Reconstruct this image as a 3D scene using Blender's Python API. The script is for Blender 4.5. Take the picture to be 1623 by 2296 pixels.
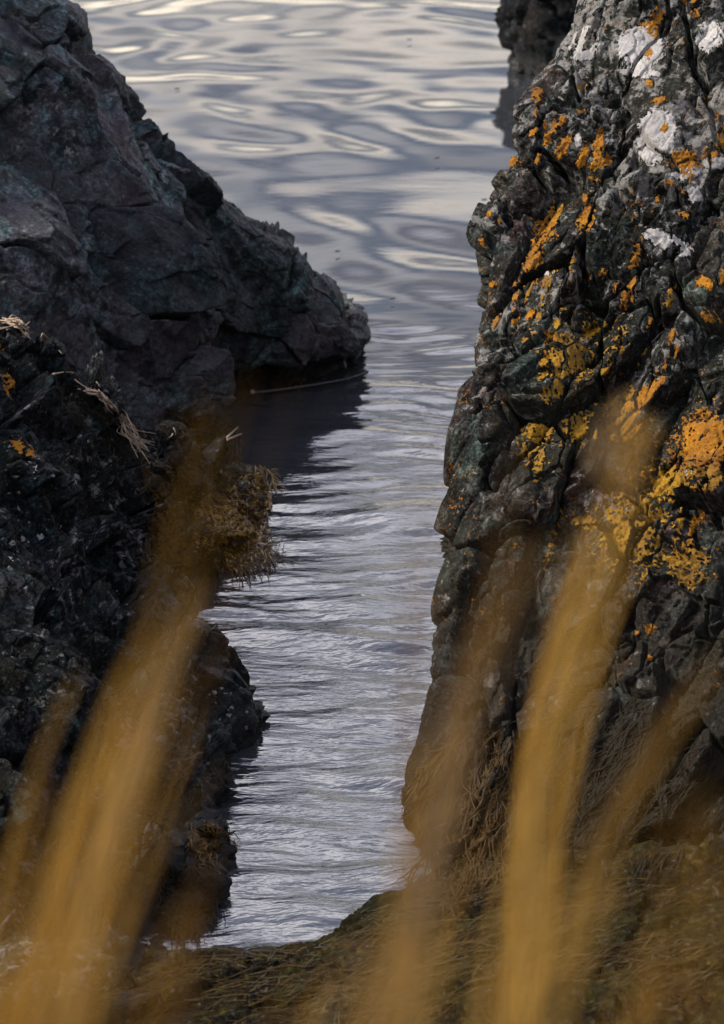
import bpy, math, random
import numpy as np
from mathutils import Vector

random.seed(7)
rng = np.random.default_rng(7)
for o in list(bpy.data.objects):
    bpy.data.objects.remove(o, do_unlink=True)
SC = bpy.context.scene
COL = SC.collection

# ------------------------------------------------------------------ camera
CAM = np.array([0.0, 0.0, 4.0])
PITCH = math.radians(20.0)
FL = 85.0
cam_d = bpy.data.cameras.new('camera')
cam = bpy.data.objects.new('camera', cam_d)
COL.objects.link(cam)
cam.location = CAM
cam.rotation_euler = (math.radians(90) - PITCH, 0, 0)
cam_d.sensor_fit = 'VERTICAL'
cam_d.sensor_height = 36.0
cam_d.lens = FL
cam_d.clip_start = 0.05
cam_d.clip_end = 4000
cam_d.dof.use_dof = True
cam_d.dof.focus_distance = 9.2
cam_d.dof.aperture_fstop = 4.5
SC.camera = cam

# ------------------------------------------------------------------ sky, sun, exposure
SUN_EL, SUN_AZ = math.radians(40), math.radians(-98)      # azimuth from +Y, clockwise; light comes from the left
wd = bpy.data.worlds.new('World')
SC.world = wd
wd.use_nodes = True
nt = wd.node_tree
for n in list(nt.nodes):
    nt.nodes.remove(n)
w_out = nt.nodes.new('ShaderNodeOutputWorld')
w_bg = nt.nodes.new('ShaderNodeBackground')
w_sky = nt.nodes.new('ShaderNodeTexSky')
w_sky.sky_type = 'NISHITA'
w_sky.sun_disc = False
w_sky.sun_elevation = SUN_EL
w_sky.sun_rotation = SUN_AZ
w_sky.dust_density = 3.0
w_sky.air_density = 1.0
# broken cloud sheet, projected on a flat layer overhead
w_tc = nt.nodes.new('ShaderNodeTexCoord')
w_sep = nt.nodes.new('ShaderNodeSeparateXYZ')
nt.links.new(w_tc.outputs['Generated'], w_sep.inputs[0])
w_add = nt.nodes.new('ShaderNodeMath'); w_add.operation = 'ADD'; w_add.inputs[1].default_value = 0.18
w_abs = nt.nodes.new('ShaderNodeMath'); w_abs.operation = 'ABSOLUTE'
nt.links.new(w_sep.outputs['Z'], w_abs.inputs[0])
nt.links.new(w_abs.outputs[0], w_add.inputs[0])
w_div = nt.nodes.new('ShaderNodeVectorMath'); w_div.operation = 'DIVIDE'
w_cmb = nt.nodes.new('ShaderNodeCombineXYZ')
for k in range(3):
    nt.links.new(w_add.outputs[0], w_cmb.inputs[k])
nt.links.new(w_tc.outputs['Generated'], w_div.inputs[0])
nt.links.new(w_cmb.outputs[0], w_div.inputs[1])
w_noi = nt.nodes.new('ShaderNodeTexNoise')
w_noi.inputs['Scale'].default_value = 2.2
w_noi.inputs['Detail'].default_value = 5
w_noi.inputs['Roughness'].default_value = 0.5
nt.links.new(w_div.outputs[0], w_noi.inputs['Vector'])
w_rmp = nt.nodes.new('ShaderNodeValToRGB')
w_rmp.color_ramp.elements[0].position = 0.34
w_rmp.color_ramp.elements[0].color = (0.75, 0.75, 0.75, 1)
w_rmp.color_ramp.elements[1].position = 0.62
w_rmp.color_ramp.elements[1].color = (0.97, 0.97, 0.97, 1)
nt.links.new(w_noi.outputs['Fac'], w_rmp.inputs['Fac'])
w_cc = nt.nodes.new('ShaderNodeValToRGB')           # cloud: darker grey blue bellies to cream
w_cc.color_ramp.elements[0].position = 0.42
w_cc.color_ramp.elements[0].color = (0.34, 0.37, 0.48, 1)
w_cc.color_ramp.elements[1].position = 0.62
w_cc.color_ramp.elements[1].color = (2.2, 2.07, 1.86, 1)
w_n2 = nt.nodes.new('ShaderNodeTexNoise')
w_n2.inputs['Scale'].default_value = 1.7
w_n2.inputs['Detail'].default_value = 4
nt.links.new(w_div.outputs[0], w_n2.inputs['Vector'])
nt.links.new(w_n2.outputs['Fac'], w_cc.inputs['Fac'])
w_mix = nt.nodes.new('ShaderNodeMix'); w_mix.data_type = 'RGBA'
w_el = nt.nodes.new('ShaderNodeValToRGB')          # overcast: pale band at the horizon, greyer above, soft overhead
for _ in range(4): w_el.color_ramp.elements.new(0.5)
for e_, (p_, c_) in zip(w_el.color_ramp.elements, [(0.0, (5.0, 4.55, 3.9)), (0.09, (3.5, 3.2, 2.8)), (0.2, (2.0, 1.95, 2.05)), (0.31, (1.15, 1.22, 1.45)), (0.44, (5.6, 5.75, 6.8)), (1.0, (6.6, 6.8, 7.8))]):
    e_.position = p_; e_.color = (*c_, 1)
nt.links.new(w_abs.outputs[0], w_el.inputs['Fac'])
w_mul = nt.nodes.new('ShaderNodeMix'); w_mul.data_type = 'RGBA'; w_mul.blend_type = 'MULTIPLY'
w_mul.inputs['Factor'].default_value = 1.0
nt.links.new(w_el.outputs['Color'], w_mul.inputs['A'])
nt.links.new(w_cc.outputs['Color'], w_mul.inputs['B'])
nt.links.new(w_rmp.outputs['Color'], w_mix.inputs['Factor'])
nt.links.new(w_sky.outputs[0], w_mix.inputs['A'])
nt.links.new(w_mul.outputs['Result'], w_mix.inputs['B'])
nt.links.new(w_mix.outputs['Result'], w_bg.inputs['Color'])
w_bg.inputs['Strength'].default_value = 0.12
nt.links.new(w_bg.outputs[0], w_out.inputs[0])

sun_d = bpy.data.lights.new('sun', 'SUN')
sun_d.energy = 2.8
sun_d.angle = math.radians(10)
sun_d.color = (1.0, 0.92, 0.80)
sun = bpy.data.objects.new('sun', sun_d)
COL.objects.link(sun)
sdir = Vector((math.sin(SUN_AZ) * math.cos(SUN_EL), math.cos(SUN_AZ) * math.cos(SUN_EL), math.sin(SUN_EL)))
sun.rotation_euler = sdir.to_track_quat('Z', 'Y').to_euler()
sun.location = (-6, 4, 9)

SC.view_settings.view_transform = 'Standard'
SC.view_settings.look = 'None'
SC.view_settings.gamma = 1.0
SC.view_settings.exposure = 1.15
SC.cycles.max_bounces = 5
SC.cycles.diffuse_bounces = 2
SC.cycles.glossy_bounces = 3
SC.cycles.transmission_bounces = 2
SC.cycles.caustics_reflective = False
SC.cycles.caustics_refractive = False

# ------------------------------------------------------------------ photo plane <-> world
F = 2296 * FL / 36.0
CP, SP = math.cos(PITCH), math.sin(PITCH)

def P(px, py, y):
    """Point of the place at forward distance y that is seen at (px, py)."""
    a, b = (px - 811.5) / F, (1148 - py) / F
    d = np.array([a, CP + b * SP, -SP + b * CP])
    return CAM + d * (y / d[1])

def W(px, py, z=0.0):
    a, b = (px - 811.5) / F, (1148 - py) / F
    d = np.array([a, CP + b * SP, -SP + b * CP])
    return CAM + d * ((z - CAM[2]) / d[2])

def proj(V):
    d = V - CAM
    x = d[..., 0]
    zc = d[..., 1] * CP - d[..., 2] * SP
    yc = d[..., 1] * SP + d[..., 2] * CP
    return 811.5 + F * x / zc, 1148 - F * yc / zc, zc

# ------------------------------------------------------------------ noise (numpy)
GR = np.array([[1,1,0],[-1,1,0],[1,-1,0],[-1,-1,0],[1,0,1],[-1,0,1],[1,0,-1],[-1,0,-1],
               [0,1,1],[0,-1,1],[0,1,-1],[0,-1,-1],[1,1,0],[0,-1,1],[-1,1,0],[0,-1,-1]], dtype=np.float32)

def ihash(x, y, z, seed):
    with np.errstate(over='ignore'):
        h = (x.astype(np.uint32) * np.uint32(374761393) + y.astype(np.uint32) * np.uint32(668265263)
             + z.astype(np.uint32) * np.uint32(2147483647) + np.uint32(seed) * np.uint32(974711))
        h = (h ^ (h >> np.uint32(13))) * np.uint32(1274126177)
        h = (h ^ (h >> np.uint32(15))) * np.uint32(2246822519)
        return h ^ (h >> np.uint32(16))

def pn(p, seed=0):
    p = np.asarray(p, dtype=np.float32)
    fl = np.floor(p)
    i = fl.astype(np.int32)
    f = p - fl
    u = f * f * f * (f * (f * 6 - 15) + 10)
    r = np.zeros(p.shape[0], np.float32)
    for dx in (0, 1):
        wx = u[:, 0] if dx else 1 - u[:, 0]
        for dy in (0, 1):
            wy = u[:, 1] if dy else 1 - u[:, 1]
            for dz in (0, 1):
                wz = u[:, 2] if dz else 1 - u[:, 2]
                g = GR[ihash(i[:, 0] + dx, i[:, 1] + dy, i[:, 2] + dz, seed) & np.uint32(15)]
                d = g[:, 0] * (f[:, 0] - dx) + g[:, 1] * (f[:, 1] - dy) + g[:, 2] * (f[:, 2] - dz)
                r += wx * wy * wz * d
    return r

def fbm(p, octs=4, seed=0, rough=0.5, ridged=False):
    a, s, r, t = 1.0, 1.0, 0.0, 0.0
    for k in range(octs):
        n = pn(p * s, seed + k * 17)
        if ridged:
            n = 1 - 2 * np.abs(n)
        r = r + a * n
        t += a
        a *= rough
        s *= 2.07
    return r / t

def hrand(h, k):
    with np.errstate(over='ignore'):
        q = (h + np.uint32(k) * np.uint32(2654435769)) * np.uint32(2246822519)
        q = (q ^ (q >> np.uint32(15))) * np.uint32(3266489917)
        q = q ^ (q >> np.uint32(13))
    return (q.astype(np.float64) / 4294967295.0).astype(np.float32)

def worley(p, seed=0, jit=0.9):
    p = np.asarray(p, dtype=np.float32)
    fl = np.floor(p)
    i = fl.astype(np.int32)
    n = p.shape[0]
    f1 = np.full(n, 9.0, np.float32); f2 = np.full(n, 9.0, np.float32)
    cid = np.zeros(n, np.uint32); rel = np.zeros((n, 3), np.float32)
    for dx in (-1, 0, 1):
        for dy in (-1, 0, 1):
            for dz in (-1, 0, 1):
                c = i + np.array([dx, dy, dz], np.int32)
                h = ihash(c[:, 0], c[:, 1], c[:, 2], seed)
                s = c.astype(np.float32) + 0.5
                s[:, 0] += jit * (hrand(h, 1) - 0.5)
                s[:, 1] += jit * (hrand(h, 2) - 0.5)
                s[:, 2] += jit * (hrand(h, 3) - 0.5)
                r = p - s
                d = np.sqrt((r * r).sum(1))
                nearer = d < f1
                f2 = np.where(nearer, f1, np.minimum(f2, d))
                f1 = np.where(nearer, d, f1)
                cid = np.where(nearer, h, cid)
                rel[nearer] = r[nearer]
    return f1, f2, cid, rel

def sstep(a, b, x):
    t = np.clip((x - a) / (b - a), 0, 1)
    return t * t * (3 - 2 * t)

# ------------------------------------------------------------------ mesh helpers
def make_mesh(name, V, Fq, mat, attrs=None, smooth=True):
    """V (n,3), Fq (m,k) faces."""
    me = bpy.data.meshes.new(name)
    V = np.ascontiguousarray(V, dtype=np.float32)
    Fq = np.ascontiguousarray(Fq, dtype=np.int32)
    m, k = Fq.shape
    me.vertices.add(len(V)); me.vertices.foreach_set('co', V.ravel())
    me.loops.add(m * k); me.loops.foreach_set('vertex_index', Fq.ravel())
    me.polygons.add(m)
    me.polygons.foreach_set('loop_start', np.arange(0, m * k, k, dtype=np.int32))
    me.polygons.foreach_set('loop_total', np.full(m, k, np.int32))
    me.polygons.foreach_set('use_smooth', np.full(m, smooth, bool))
    if attrs is not None:
        at = me.attributes.new('tint', 'FLOAT_COLOR', 'POINT')
        at.data.foreach_set('color', np.ascontiguousarray(attrs, dtype=np.float32).ravel())
    me.update(calc_edges=True)
    me.materials.append(mat)
    return me

def link(name, me, parent=None, loc=None):
    o = bpy.data.objects.new(name, me)
    COL.objects.link(o)
    if loc is not None:
        o.location = loc
    if parent is not None:
        o.parent = parent
        if me is not None:
            o.matrix_parent_inverse = Vector(parent.location).to_4d() and __import__('mathutils').Matrix.Translation(-Vector(parent.location))
    return o

def tag(o, label, cat, group=None, kind=None):
    o['label'] = label; o['category'] = cat
    if group: o['group'] = group
    if kind: o['kind'] = kind
    return o

def thing(name, label, cat, loc, group=None):
    o = bpy.data.objects.new(name, None)
    COL.objects.link(o)
    o.location = Vector([float(c) for c in loc])
    o.empty_display_size = 0.1
    return tag(o, label, cat, group)

def structure(name, me):
    o = link(name, me)
    o['kind'] = 'structure'
    return o

def quads(nr, nc):
    a = np.arange(nr * nc).reshape(nr, nc)
    return np.stack([a[:-1, :-1], a[:-1, 1:], a[1:, 1:], a[1:, :-1]], -1).reshape(-1, 4)

def catmull(A, counts):
    """A (k, ...) control samples -> smooth curve with counts[i] samples on segment i."""
    out = []
    k = len(A)
    for i in range(k - 1):
        p0, p1, p2, p3 = A[max(i - 1, 0)], A[i], A[i + 1], A[min(i + 2, k - 1)]
        t = np.linspace(0, 1, counts[i], endpoint=False).reshape((-1,) + (1,) * (A.ndim - 1))
        c = 0.5 * ((2 * p1) + (-p0 + p2) * t + (2 * p0 - 5 * p1 + 4 * p2 - p3) * t ** 2 + (-p0 + 3 * p1 - 3 * p2 + p3) * t ** 3)
        l = p1 + (p2 - p1) * t
        out.append(0.65 * c + 0.35 * l)
    out.append(A[-1:])
    return np.concatenate(out, 0)

def loft(rows, rcount, ccount):
    A = np.array(rows, dtype=np.float64)            # (R, C, 3)
    G = catmull(A, rcount)
    G = np.swapaxes(catmull(np.swapaxes(G, 0, 1), ccount), 0, 1)
    return G

def grid_normals(G):
    du = np.gradient(G, axis=1); dv = np.gradient(G, axis=0)
    N = np.cross(du, dv)
    return N / (np.linalg.norm(N, axis=-1, keepdims=True) + 1e-9)

def blur(A, k):
    """Box blur of a (nr, nc, c) grid."""
    for ax in (0, 1):
        pad = [(0, 0)] * A.ndim; pad[ax] = (k, k)
        B = np.cumsum(np.pad(A, pad, mode='edge'), axis=ax)
        B = np.concatenate([np.zeros_like(np.take(B, [0], axis=ax)), B], axis=ax)
        n = A.shape[ax]
        A = (np.take(B, np.arange(2 * k + 1, 2 * k + 1 + n), axis=ax) - np.take(B, np.arange(0, n), axis=ax)) / (2 * k + 1)
    return A

# ------------------------------------------------------------------ material helpers
class NT:
    def __init__(self, name):
        self.m = bpy.data.materials.new(name)
        self.m.use_nodes = True
        self.t = self.m.node_tree
        self.b = self.t.nodes['Principled BSDF']
        self.out = self.t.nodes['Material Output']
        self.pos = self.t.nodes.new('ShaderNodeNewGeometry').outputs['Position']
    def n(self, kind, **kw):
        x = self.t.nodes.new('ShaderNode' + kind)
        for k, v in kw.items():
            setattr(x, k, v)
        return x
    def l(self, a, b):
        self.t.links.new(a, b)
    def scaled(self, sc, rot=(0, 0, 0), src=None):
        x = self.n('Mapping')
        x.inputs['Scale'].default_value = sc if isinstance(sc, tuple) else (sc, sc, sc)
        x.inputs['Rotation'].default_value = rot
        self.l(src or self.pos, x.inputs['Vector'])
        return x.outputs[0]
    def noise(self, scale, detail=4, rough=0.55, vec=None, dist=0.0, col=False):
        x = self.n('TexNoise')
        x.inputs['Scale'].default_value = scale
        x.inputs['Detail'].default_value = detail
        x.inputs['Roughness'].default_value = rough
        x.inputs['Distortion'].default_value = dist
        self.l(vec or self.pos, x.inputs['Vector'])
        return x.outputs['Color' if col else 'Fac']
    def voro(self, scale, vec=None, feature='F1', out='Distance'):
        x = self.n('TexVoronoi', feature=feature)
        x.inputs['Scale'].default_value = scale
        self.l(vec or self.pos, x.inputs['Vector'])
        return x.outputs[out]
    def ramp(self, fac, stops):
        x = self.n('ValToRGB')
        e = x.color_ramp.elements
        while len(e) < len(stops):
            e.new(0.5)
        for q, (p, c) in zip(e, stops):
            q.position = p
            q.color = (c, c, c, 1) if not isinstance(c, tuple) else (*c, 1)
        self.l(fac, x.inputs['Fac'])
        return x.outputs['Color']
    def mix(self, fac, a, b, mode='MIX'):
        x = self.n('Mix', data_type='RGBA', blend_type=mode)
        for v, s in ((fac, 'Factor'), (a, 'A'), (b, 'B')):
            if isinstance(v, (int, float)):
                x.inputs[s].default_value = v if s == 'Factor' else (v, v, v, 1)
            elif isinstance(v, tuple):
                x.inputs[s].default_value = (*v, 1)
            else:
                self.l(v, x.inputs[s])
        return x.outputs['Result']
    def math(self, op, a, b=None):
        x = self.n('Math', operation=op)
        for i, v in enumerate((a, b)):
            if v is None: continue
            if isinstance(v, (int, float)):
                x.inputs[i].default_value = v
            else:
                self.l(v, x.inputs[i])
        return x.outputs[0]
    def attr(self, name='tint'):
        x = self.n('Attribute', attribute_name=name)
        s = self.n('SeparateColor')
        self.l(x.outputs['Color'], s.inputs[0])
        return s.outputs
    def bump(self, h, strength, dist, prev=None):
        x = self.n('Bump')
        x.inputs['Strength'].default_value = strength
        x.inputs['Distance'].default_value = dist
        self.l(h, x.inputs['Height'])
        if prev is not None:
            self.l(prev, x.inputs['Normal'])
        return x.outputs[0]
    def set(self, **kw):
        for k, v in kw.items():
            s = self.b.inputs[k.replace('_', ' ')]
            if isinstance(v, (int, float)):
                s.default_value = v
            elif isinstance(v, tuple):
                s.default_value = (*v, 1)
            else:
                self.l(v, s)

def rock_material(name, dark, mid, pale, stain, pale_amt, wet_z=0.25, rough=(0.26, 0.66), speck=0.5, weed=0.0, upper=0.0, fleck=0.0, chroma=1.0, mott=1.0, sheen=0.05):
    m = NT(name)
    a = m.attr()
    big = m.noise(2.3, 3)
    med = m.noise(11, 6, 0.62)
    fine = m.noise(70, 5, 0.7)
    c = m.mix(m.ramp(med, [(0.40, 0.0), (0.60, 1.0)]), dark, mid)
    mot = m.noise(34, 7, 0.72, dist=0.3)
    c = m.mix(mott, c, m.ramp(mot, [(0.37, 0.10), (0.47, 0.5), (0.55, 1.2), (0.66, 2.9)]), 'MULTIPLY')
    hue = m.noise(5.5, 5, 0.6, col=True)
    hs = m.n('SeparateColor'); m.l(hue, hs.inputs[0])
    c = m.mix(m.math('MULTIPLY', m.ramp(hs.outputs[0], [(0.5, 0.0), (0.62, 1.0)]), 0.75 * chroma), c, m.mix(1.0, c, (0.62, 1.12, 1.10), 'MULTIPLY'))
    c = m.mix(m.math('MULTIPLY', m.ramp(hs.outputs[1], [(0.52, 0.0), (0.64, 1.0)]), 0.75 * chroma), c, m.mix(1.0, c, (1.45, 0.90, 1.06), 'MULTIPLY'))
    c = m.mix(m.math('MULTIPLY', m.ramp(big, [(0.42, 0.0), (0.6, 1.0)]), 0.7), c, stain)
    # every block has its own tone
    c = m.mix(1.0, c, m.ramp(a[0], [(0.0, (0.40, 0.45, 0.48)), (0.3, (0.72, 0.82, 0.78)), (0.55, (1.1, 0.95, 1.0)), (0.8, (0.95, 1.08, 1.05)), (1.0, (1.55, 1.5, 1.45))]), 'MULTIPLY')
    sx = m.n('SeparateXYZ'); m.l(m.pos, sx.inputs[0])
    # pale crusts in ragged spots
    pv = m.noise(19, 8, 0.68, dist=0.4)
    if upper:
        mz = m.n('MapRange'); mz.inputs['From Min'].default_value = 0.9; mz.inputs['From Max'].default_value = 2.3
        mz.inputs['To Max'].default_value = upper
        m.l(sx.outputs['Z'], mz.inputs['Value'])
        pv = m.math('ADD', pv, mz.outputs[0])
    pm = m.ramp(m.math('ADD', pv, m.math('MULTIPLY', a[1], 0.12)), [(0.70 - 0.12 * pale_amt, 0.0), (0.76 - 0.12 * pale_amt, 1.0)])
    c = m.mix(m.math('MULTIPLY', pm, 0.85), c, pale)
    # mineral speckle
    sp = m.ramp(m.noise(130, 3, 0.6), [(0.62, 0.0), (0.70, 1.0)])
    c = m.mix(m.math('MULTIPLY', sp, speck), c, pale)
    c = m.mix(m.math('MULTIPLY', m.ramp(fine, [(0.35, 1.0), (0.6, 0.0)]), 0.55), c, dark)
    if fleck:
        fk = m.math('MULTIPLY', m.ramp(m.noise(60, 4, 0.6), [(0.60, 0.0), (0.64, 1.0)]), m.ramp(m.noise(4.2, 3, 0.6), [(0.52, 0.0), (0.60, 1.0)]))
        c = m.mix(m.math('MULTIPLY', fk, fleck), c, (0.30, 0.12, 0.008))
    # black tidal band near the water
    zz = m.math('ADD', sx.outputs['Z'], m.math('MULTIPLY', m.math('SUBTRACT', big, 0.5), 0.5))
    wet = m.ramp(m.math('DIVIDE', zz, max(wet_z, 0.01) * 2), [(0.2, 1.0), (0.6, 0.0)])
    c = m.mix(m.math('MULTIPLY', wet, 0.8), c, (0.012, 0.012, 0.012) if weed == 0 else (0.022, 0.014, 0.006))
    rg = m.ramp(m.math('SUBTRACT', med, m.math('MULTIPLY', wet, 0.3)), [(0.25, rough[0]), (0.65, rough[1])])
    b1 = m.bump(m.noise(30, 9, 0.72), 0.8, 0.035)
    b2 = m.bump(m.voro(75), 0.4, 0.008, b1)
    b3 = m.bump(m.noise(240, 3, 0.7), 0.45, 0.003, b2)
    sl = m.ramp(m.noise(48, 5, 0.7), [(0.50, sheen), (0.60, sheen + 0.09), (0.68, 0.9)])
    sl = m.mix(m.math('MULTIPLY', wet, 0.8), sl, 0.3)
    m.set(Base_Color=c, Roughness=rg, Normal=b3)
    m.l(sl, m.b.inputs['Specular IOR Level'])
    return m.m

M = {}
M['ridge'] = rock_material('slate_rock', (0.013, 0.018, 0.021), (0.118, 0.143, 0.153), (0.24, 0.24, 0.235), (0.085, 0.070, 0.084), 0.0, wet_z=0.16, speck=0.10, chroma=0.85, mott=0.75, sheen=0.14)
M['cliff'] = rock_material('lichened_rock', (0.006, 0.0058, 0.0052), (0.075, 0.070, 0.062), (0.30, 0.29, 0.27), (0.028, 0.028, 0.020), 0.05, wet_z=0.82, speck=0.40, weed=1, upper=0.15, fleck=0.9, chroma=1.0)
M['near'] = rock_material('shore_rock', (0.003, 0.0038, 0.0045), (0.030, 0.036, 0.040), (0.20, 0.19, 0.195), (0.015, 0.014, 0.010), 0.32, wet_z=0.22, speck=0.6, rough=(0.18, 0.55), chroma=1.2)
M['ledge'] = rock_material('brown_ledge_rock', (0.006, 0.004, 0.0012), (0.045, 0.029, 0.007), (0.13, 0.10, 0.06), (0.030, 0.025, 0.005), 0.1, wet_z=0.05, speck=0.25)
M['far'] = rock_material('far_rock', (0.003, 0.004, 0.005), (0.017, 0.019, 0.022), (0.12, 0.12, 0.11), (0.012, 0.009, 0.008), 0.2, wet_z=0.2, speck=0.2)
M['pale'] = rock_material('pale_rock', (0.05, 0.04, 0.03), (0.16, 0.14, 0.11), (0.36, 0.34, 0.30), (0.10, 0.08, 0.04), 0.8, wet_z=0.02, speck=0.3)

def lichen_material(name, c1, c2, c3, scale, bs=1.0):
    m = NT(name)
    n1 = m.noise(scale, 5, 0.65)
    c = m.mix(m.ramp(n1, [(0.35, 0.0), (0.65, 1.0)]), c1, c2)
    c = m.mix(m.ramp(m.noise(scale * 2.7, 3), [(0.54, 0.0), (0.66, 0.85)]), c, c3)
    c = m.mix(m.ramp(m.noise(7, 4), [(0.35, 0.65), (0.6, 0.0)]), c, tuple(0.45 * v + 0.012 for v in c2))
    c = m.mix(m.ramp(m.math('ADD', m.attr()[0], m.math('MULTIPLY', m.math('SUBTRACT', n1, 0.5), 1.2)), [(0.05, 0.75), (0.55, 0.0)]), c, tuple(0.22 * v + 0.035 for v in c1))
    b = m.bump(m.voro(scale * 1.6), 0.6 * bs, 0.006)
    b = m.bump(m.noise(scale * 4, 4), 0.5 * bs, 0.003, b)
    m.set(Base_Color=c, Roughness=0.9, Normal=b)
    m.b.inputs['Specular IOR Level'].default_value = 0.15
    return m.m

M['orange'] = lichen_material('orange_lichen', (0.29, 0.125, 0.007), (0.18, 0.066, 0.005), (0.04, 0.028, 0.010), 55)
M['ochre'] = lichen_material('ochre_lichen', (0.26, 0.142, 0.010), (0.16, 0.075, 0.006), (0.04, 0.030, 0.010), 45)
M['grey'] = lichen_material('grey_lichen', (0.13, 0.12, 0.125), (0.09, 0.085, 0.088), (0.05, 0.05, 0.05), 40)
M['white'] = lichen_material('white_lichen', (0.34, 0.325, 0.31), (0.25, 0.24, 0.228), (0.14, 0.135, 0.13), 40, 0.4)

def plain(name, c, rough=0.6, var=0.35, scale=30, trans=0.0, spec=0.4):
    m = NT(name)
    n1 = m.noise(scale, 4)
    col = m.mix(m.ramp(n1, [(0.3, 0.0), (0.7, 1.0)]), tuple(v * (1 - var) for v in c), tuple(min(1, v * (1 + var)) for v in c))
    m.set(Base_Color=col, Roughness=rough)
    m.b.inputs['Specular IOR Level'].default_value = spec
    if trans:
        t = m.n('BsdfTranslucent'); m.l(col, t.inputs['Color'])
        mx = m.n('MixShader'); mx.inputs[0].default_value = trans
        m.l(m.b.outputs[0], mx.inputs[1]); m.l(t.outputs[0], mx.inputs[2])
        m.l(mx.outputs[0], m.out.inputs[0])
    return m.m

M['grass'] = plain('golden_grass', (0.42, 0.225, 0.034), 0.55, 0.25, 60, 0.35)
M['grass2'] = plain('tan_grass', (0.32, 0.215, 0.105), 0.6, 0.25, 60, 0.35)
M['grass3'] = plain('brown_grass', (0.20, 0.105, 0.022), 0.6, 0.3, 60, 0.3)
M['straw'] = plain('dry_straw', (0.26, 0.19, 0.13), 0.7, 0.3, 90)
M['straw_dark'] = plain('dead_brown_grass', (0.040, 0.024, 0.007), 0.85, 0.5, 30, 0.0, 0.15)
M['weed'] = plain('brown_wrack', (0.030, 0.016, 0.003), 0.6, 0.6, 40, 0.0, 0.15)
M['weed_gold'] = plain('golden_wrack', (0.15, 0.080, 0.005), 0.4, 0.6, 60)
M['weed_dark'] = plain('dark_wrack', (0.010, 0.008, 0.004), 0.85, 0.6, 40, 0.0, 0.15)
M['moss'] = plain('olive_moss', (0.030, 0.024, 0.004), 0.8, 0.6, 30)
M['stalk'] = plain('pale_stalk', (0.06, 0.055, 0.06), 0.5, 0.3, 50)
M['fleck'] = plain('floating_weed', (0.03, 0.025, 0.02), 0.5, 0.4, 50)
M['soil'] = plain('peaty_soil', (0.05, 0.035, 0.018), 0.9, 0.5, 12)
M['barnacle'] = plain('barnacle_shell', (0.28, 0.27, 0.25), 0.6, 0.3, 90)

# ------------------------------------------------------------------ water
def water_material():
    m = NT('sea_water')
    sx = m.n('SeparateXYZ'); m.l(m.pos, sx.inputs[0])
    Y = sx.outputs['Y']
    # ruffled in the gully, glassy further out
    mr = m.n('MapRange'); mr.inputs['From Min'].default_value = 10.0; mr.inputs['From Max'].default_value = 14.5
    mr.inputs['To Min'].default_value = 1.0; mr.inputs['To Max'].default_value = 0.05
    m.l(m.math('ADD', Y, m.math('MULTIPLY', m.noise(0.8, 2), 2.0)), mr.inputs['Value'])
    warp = m.n('VectorMath', operation='ADD')
    wv = m.n('VectorMath', operation='SCALE'); wv.inputs['Scale'].default_value = 0.25
    m.l(m.noise(1.6, 2, col=True), wv.inputs[0])
    m.l(m.pos, warp.inputs[0]); m.l(wv.outputs[0], warp.inputs[1])
    vec = warp.outputs[0]
    r1 = m.noise(1.0, 3, 0.55, vec=m.scaled((4.5, 15, 1), (0, 0, 0.12), vec))
    r2 = m.noise(1.0, 3, 0.6, vec=m.scaled((15, 34, 1), (0, 0, -0.2), vec))
    h = m.math('ADD', m.math('MULTIPLY', r1, 0.32), m.math('MULTIPLY', r2, 0.05))
    h = m.math('MULTIPLY', h, mr.outputs[0])
    b = m.bump(h, 1.0, 0.042)
    m.set(Base_Color=(0.022, 0.024, 0.028), Roughness=0.03, Normal=b)
    m.b.inputs['IOR'].default_value = 2.0
    m.b.inputs['Specular IOR Level'].default_value = 0.5
    return m.m
M['water'] = water_material()

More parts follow.
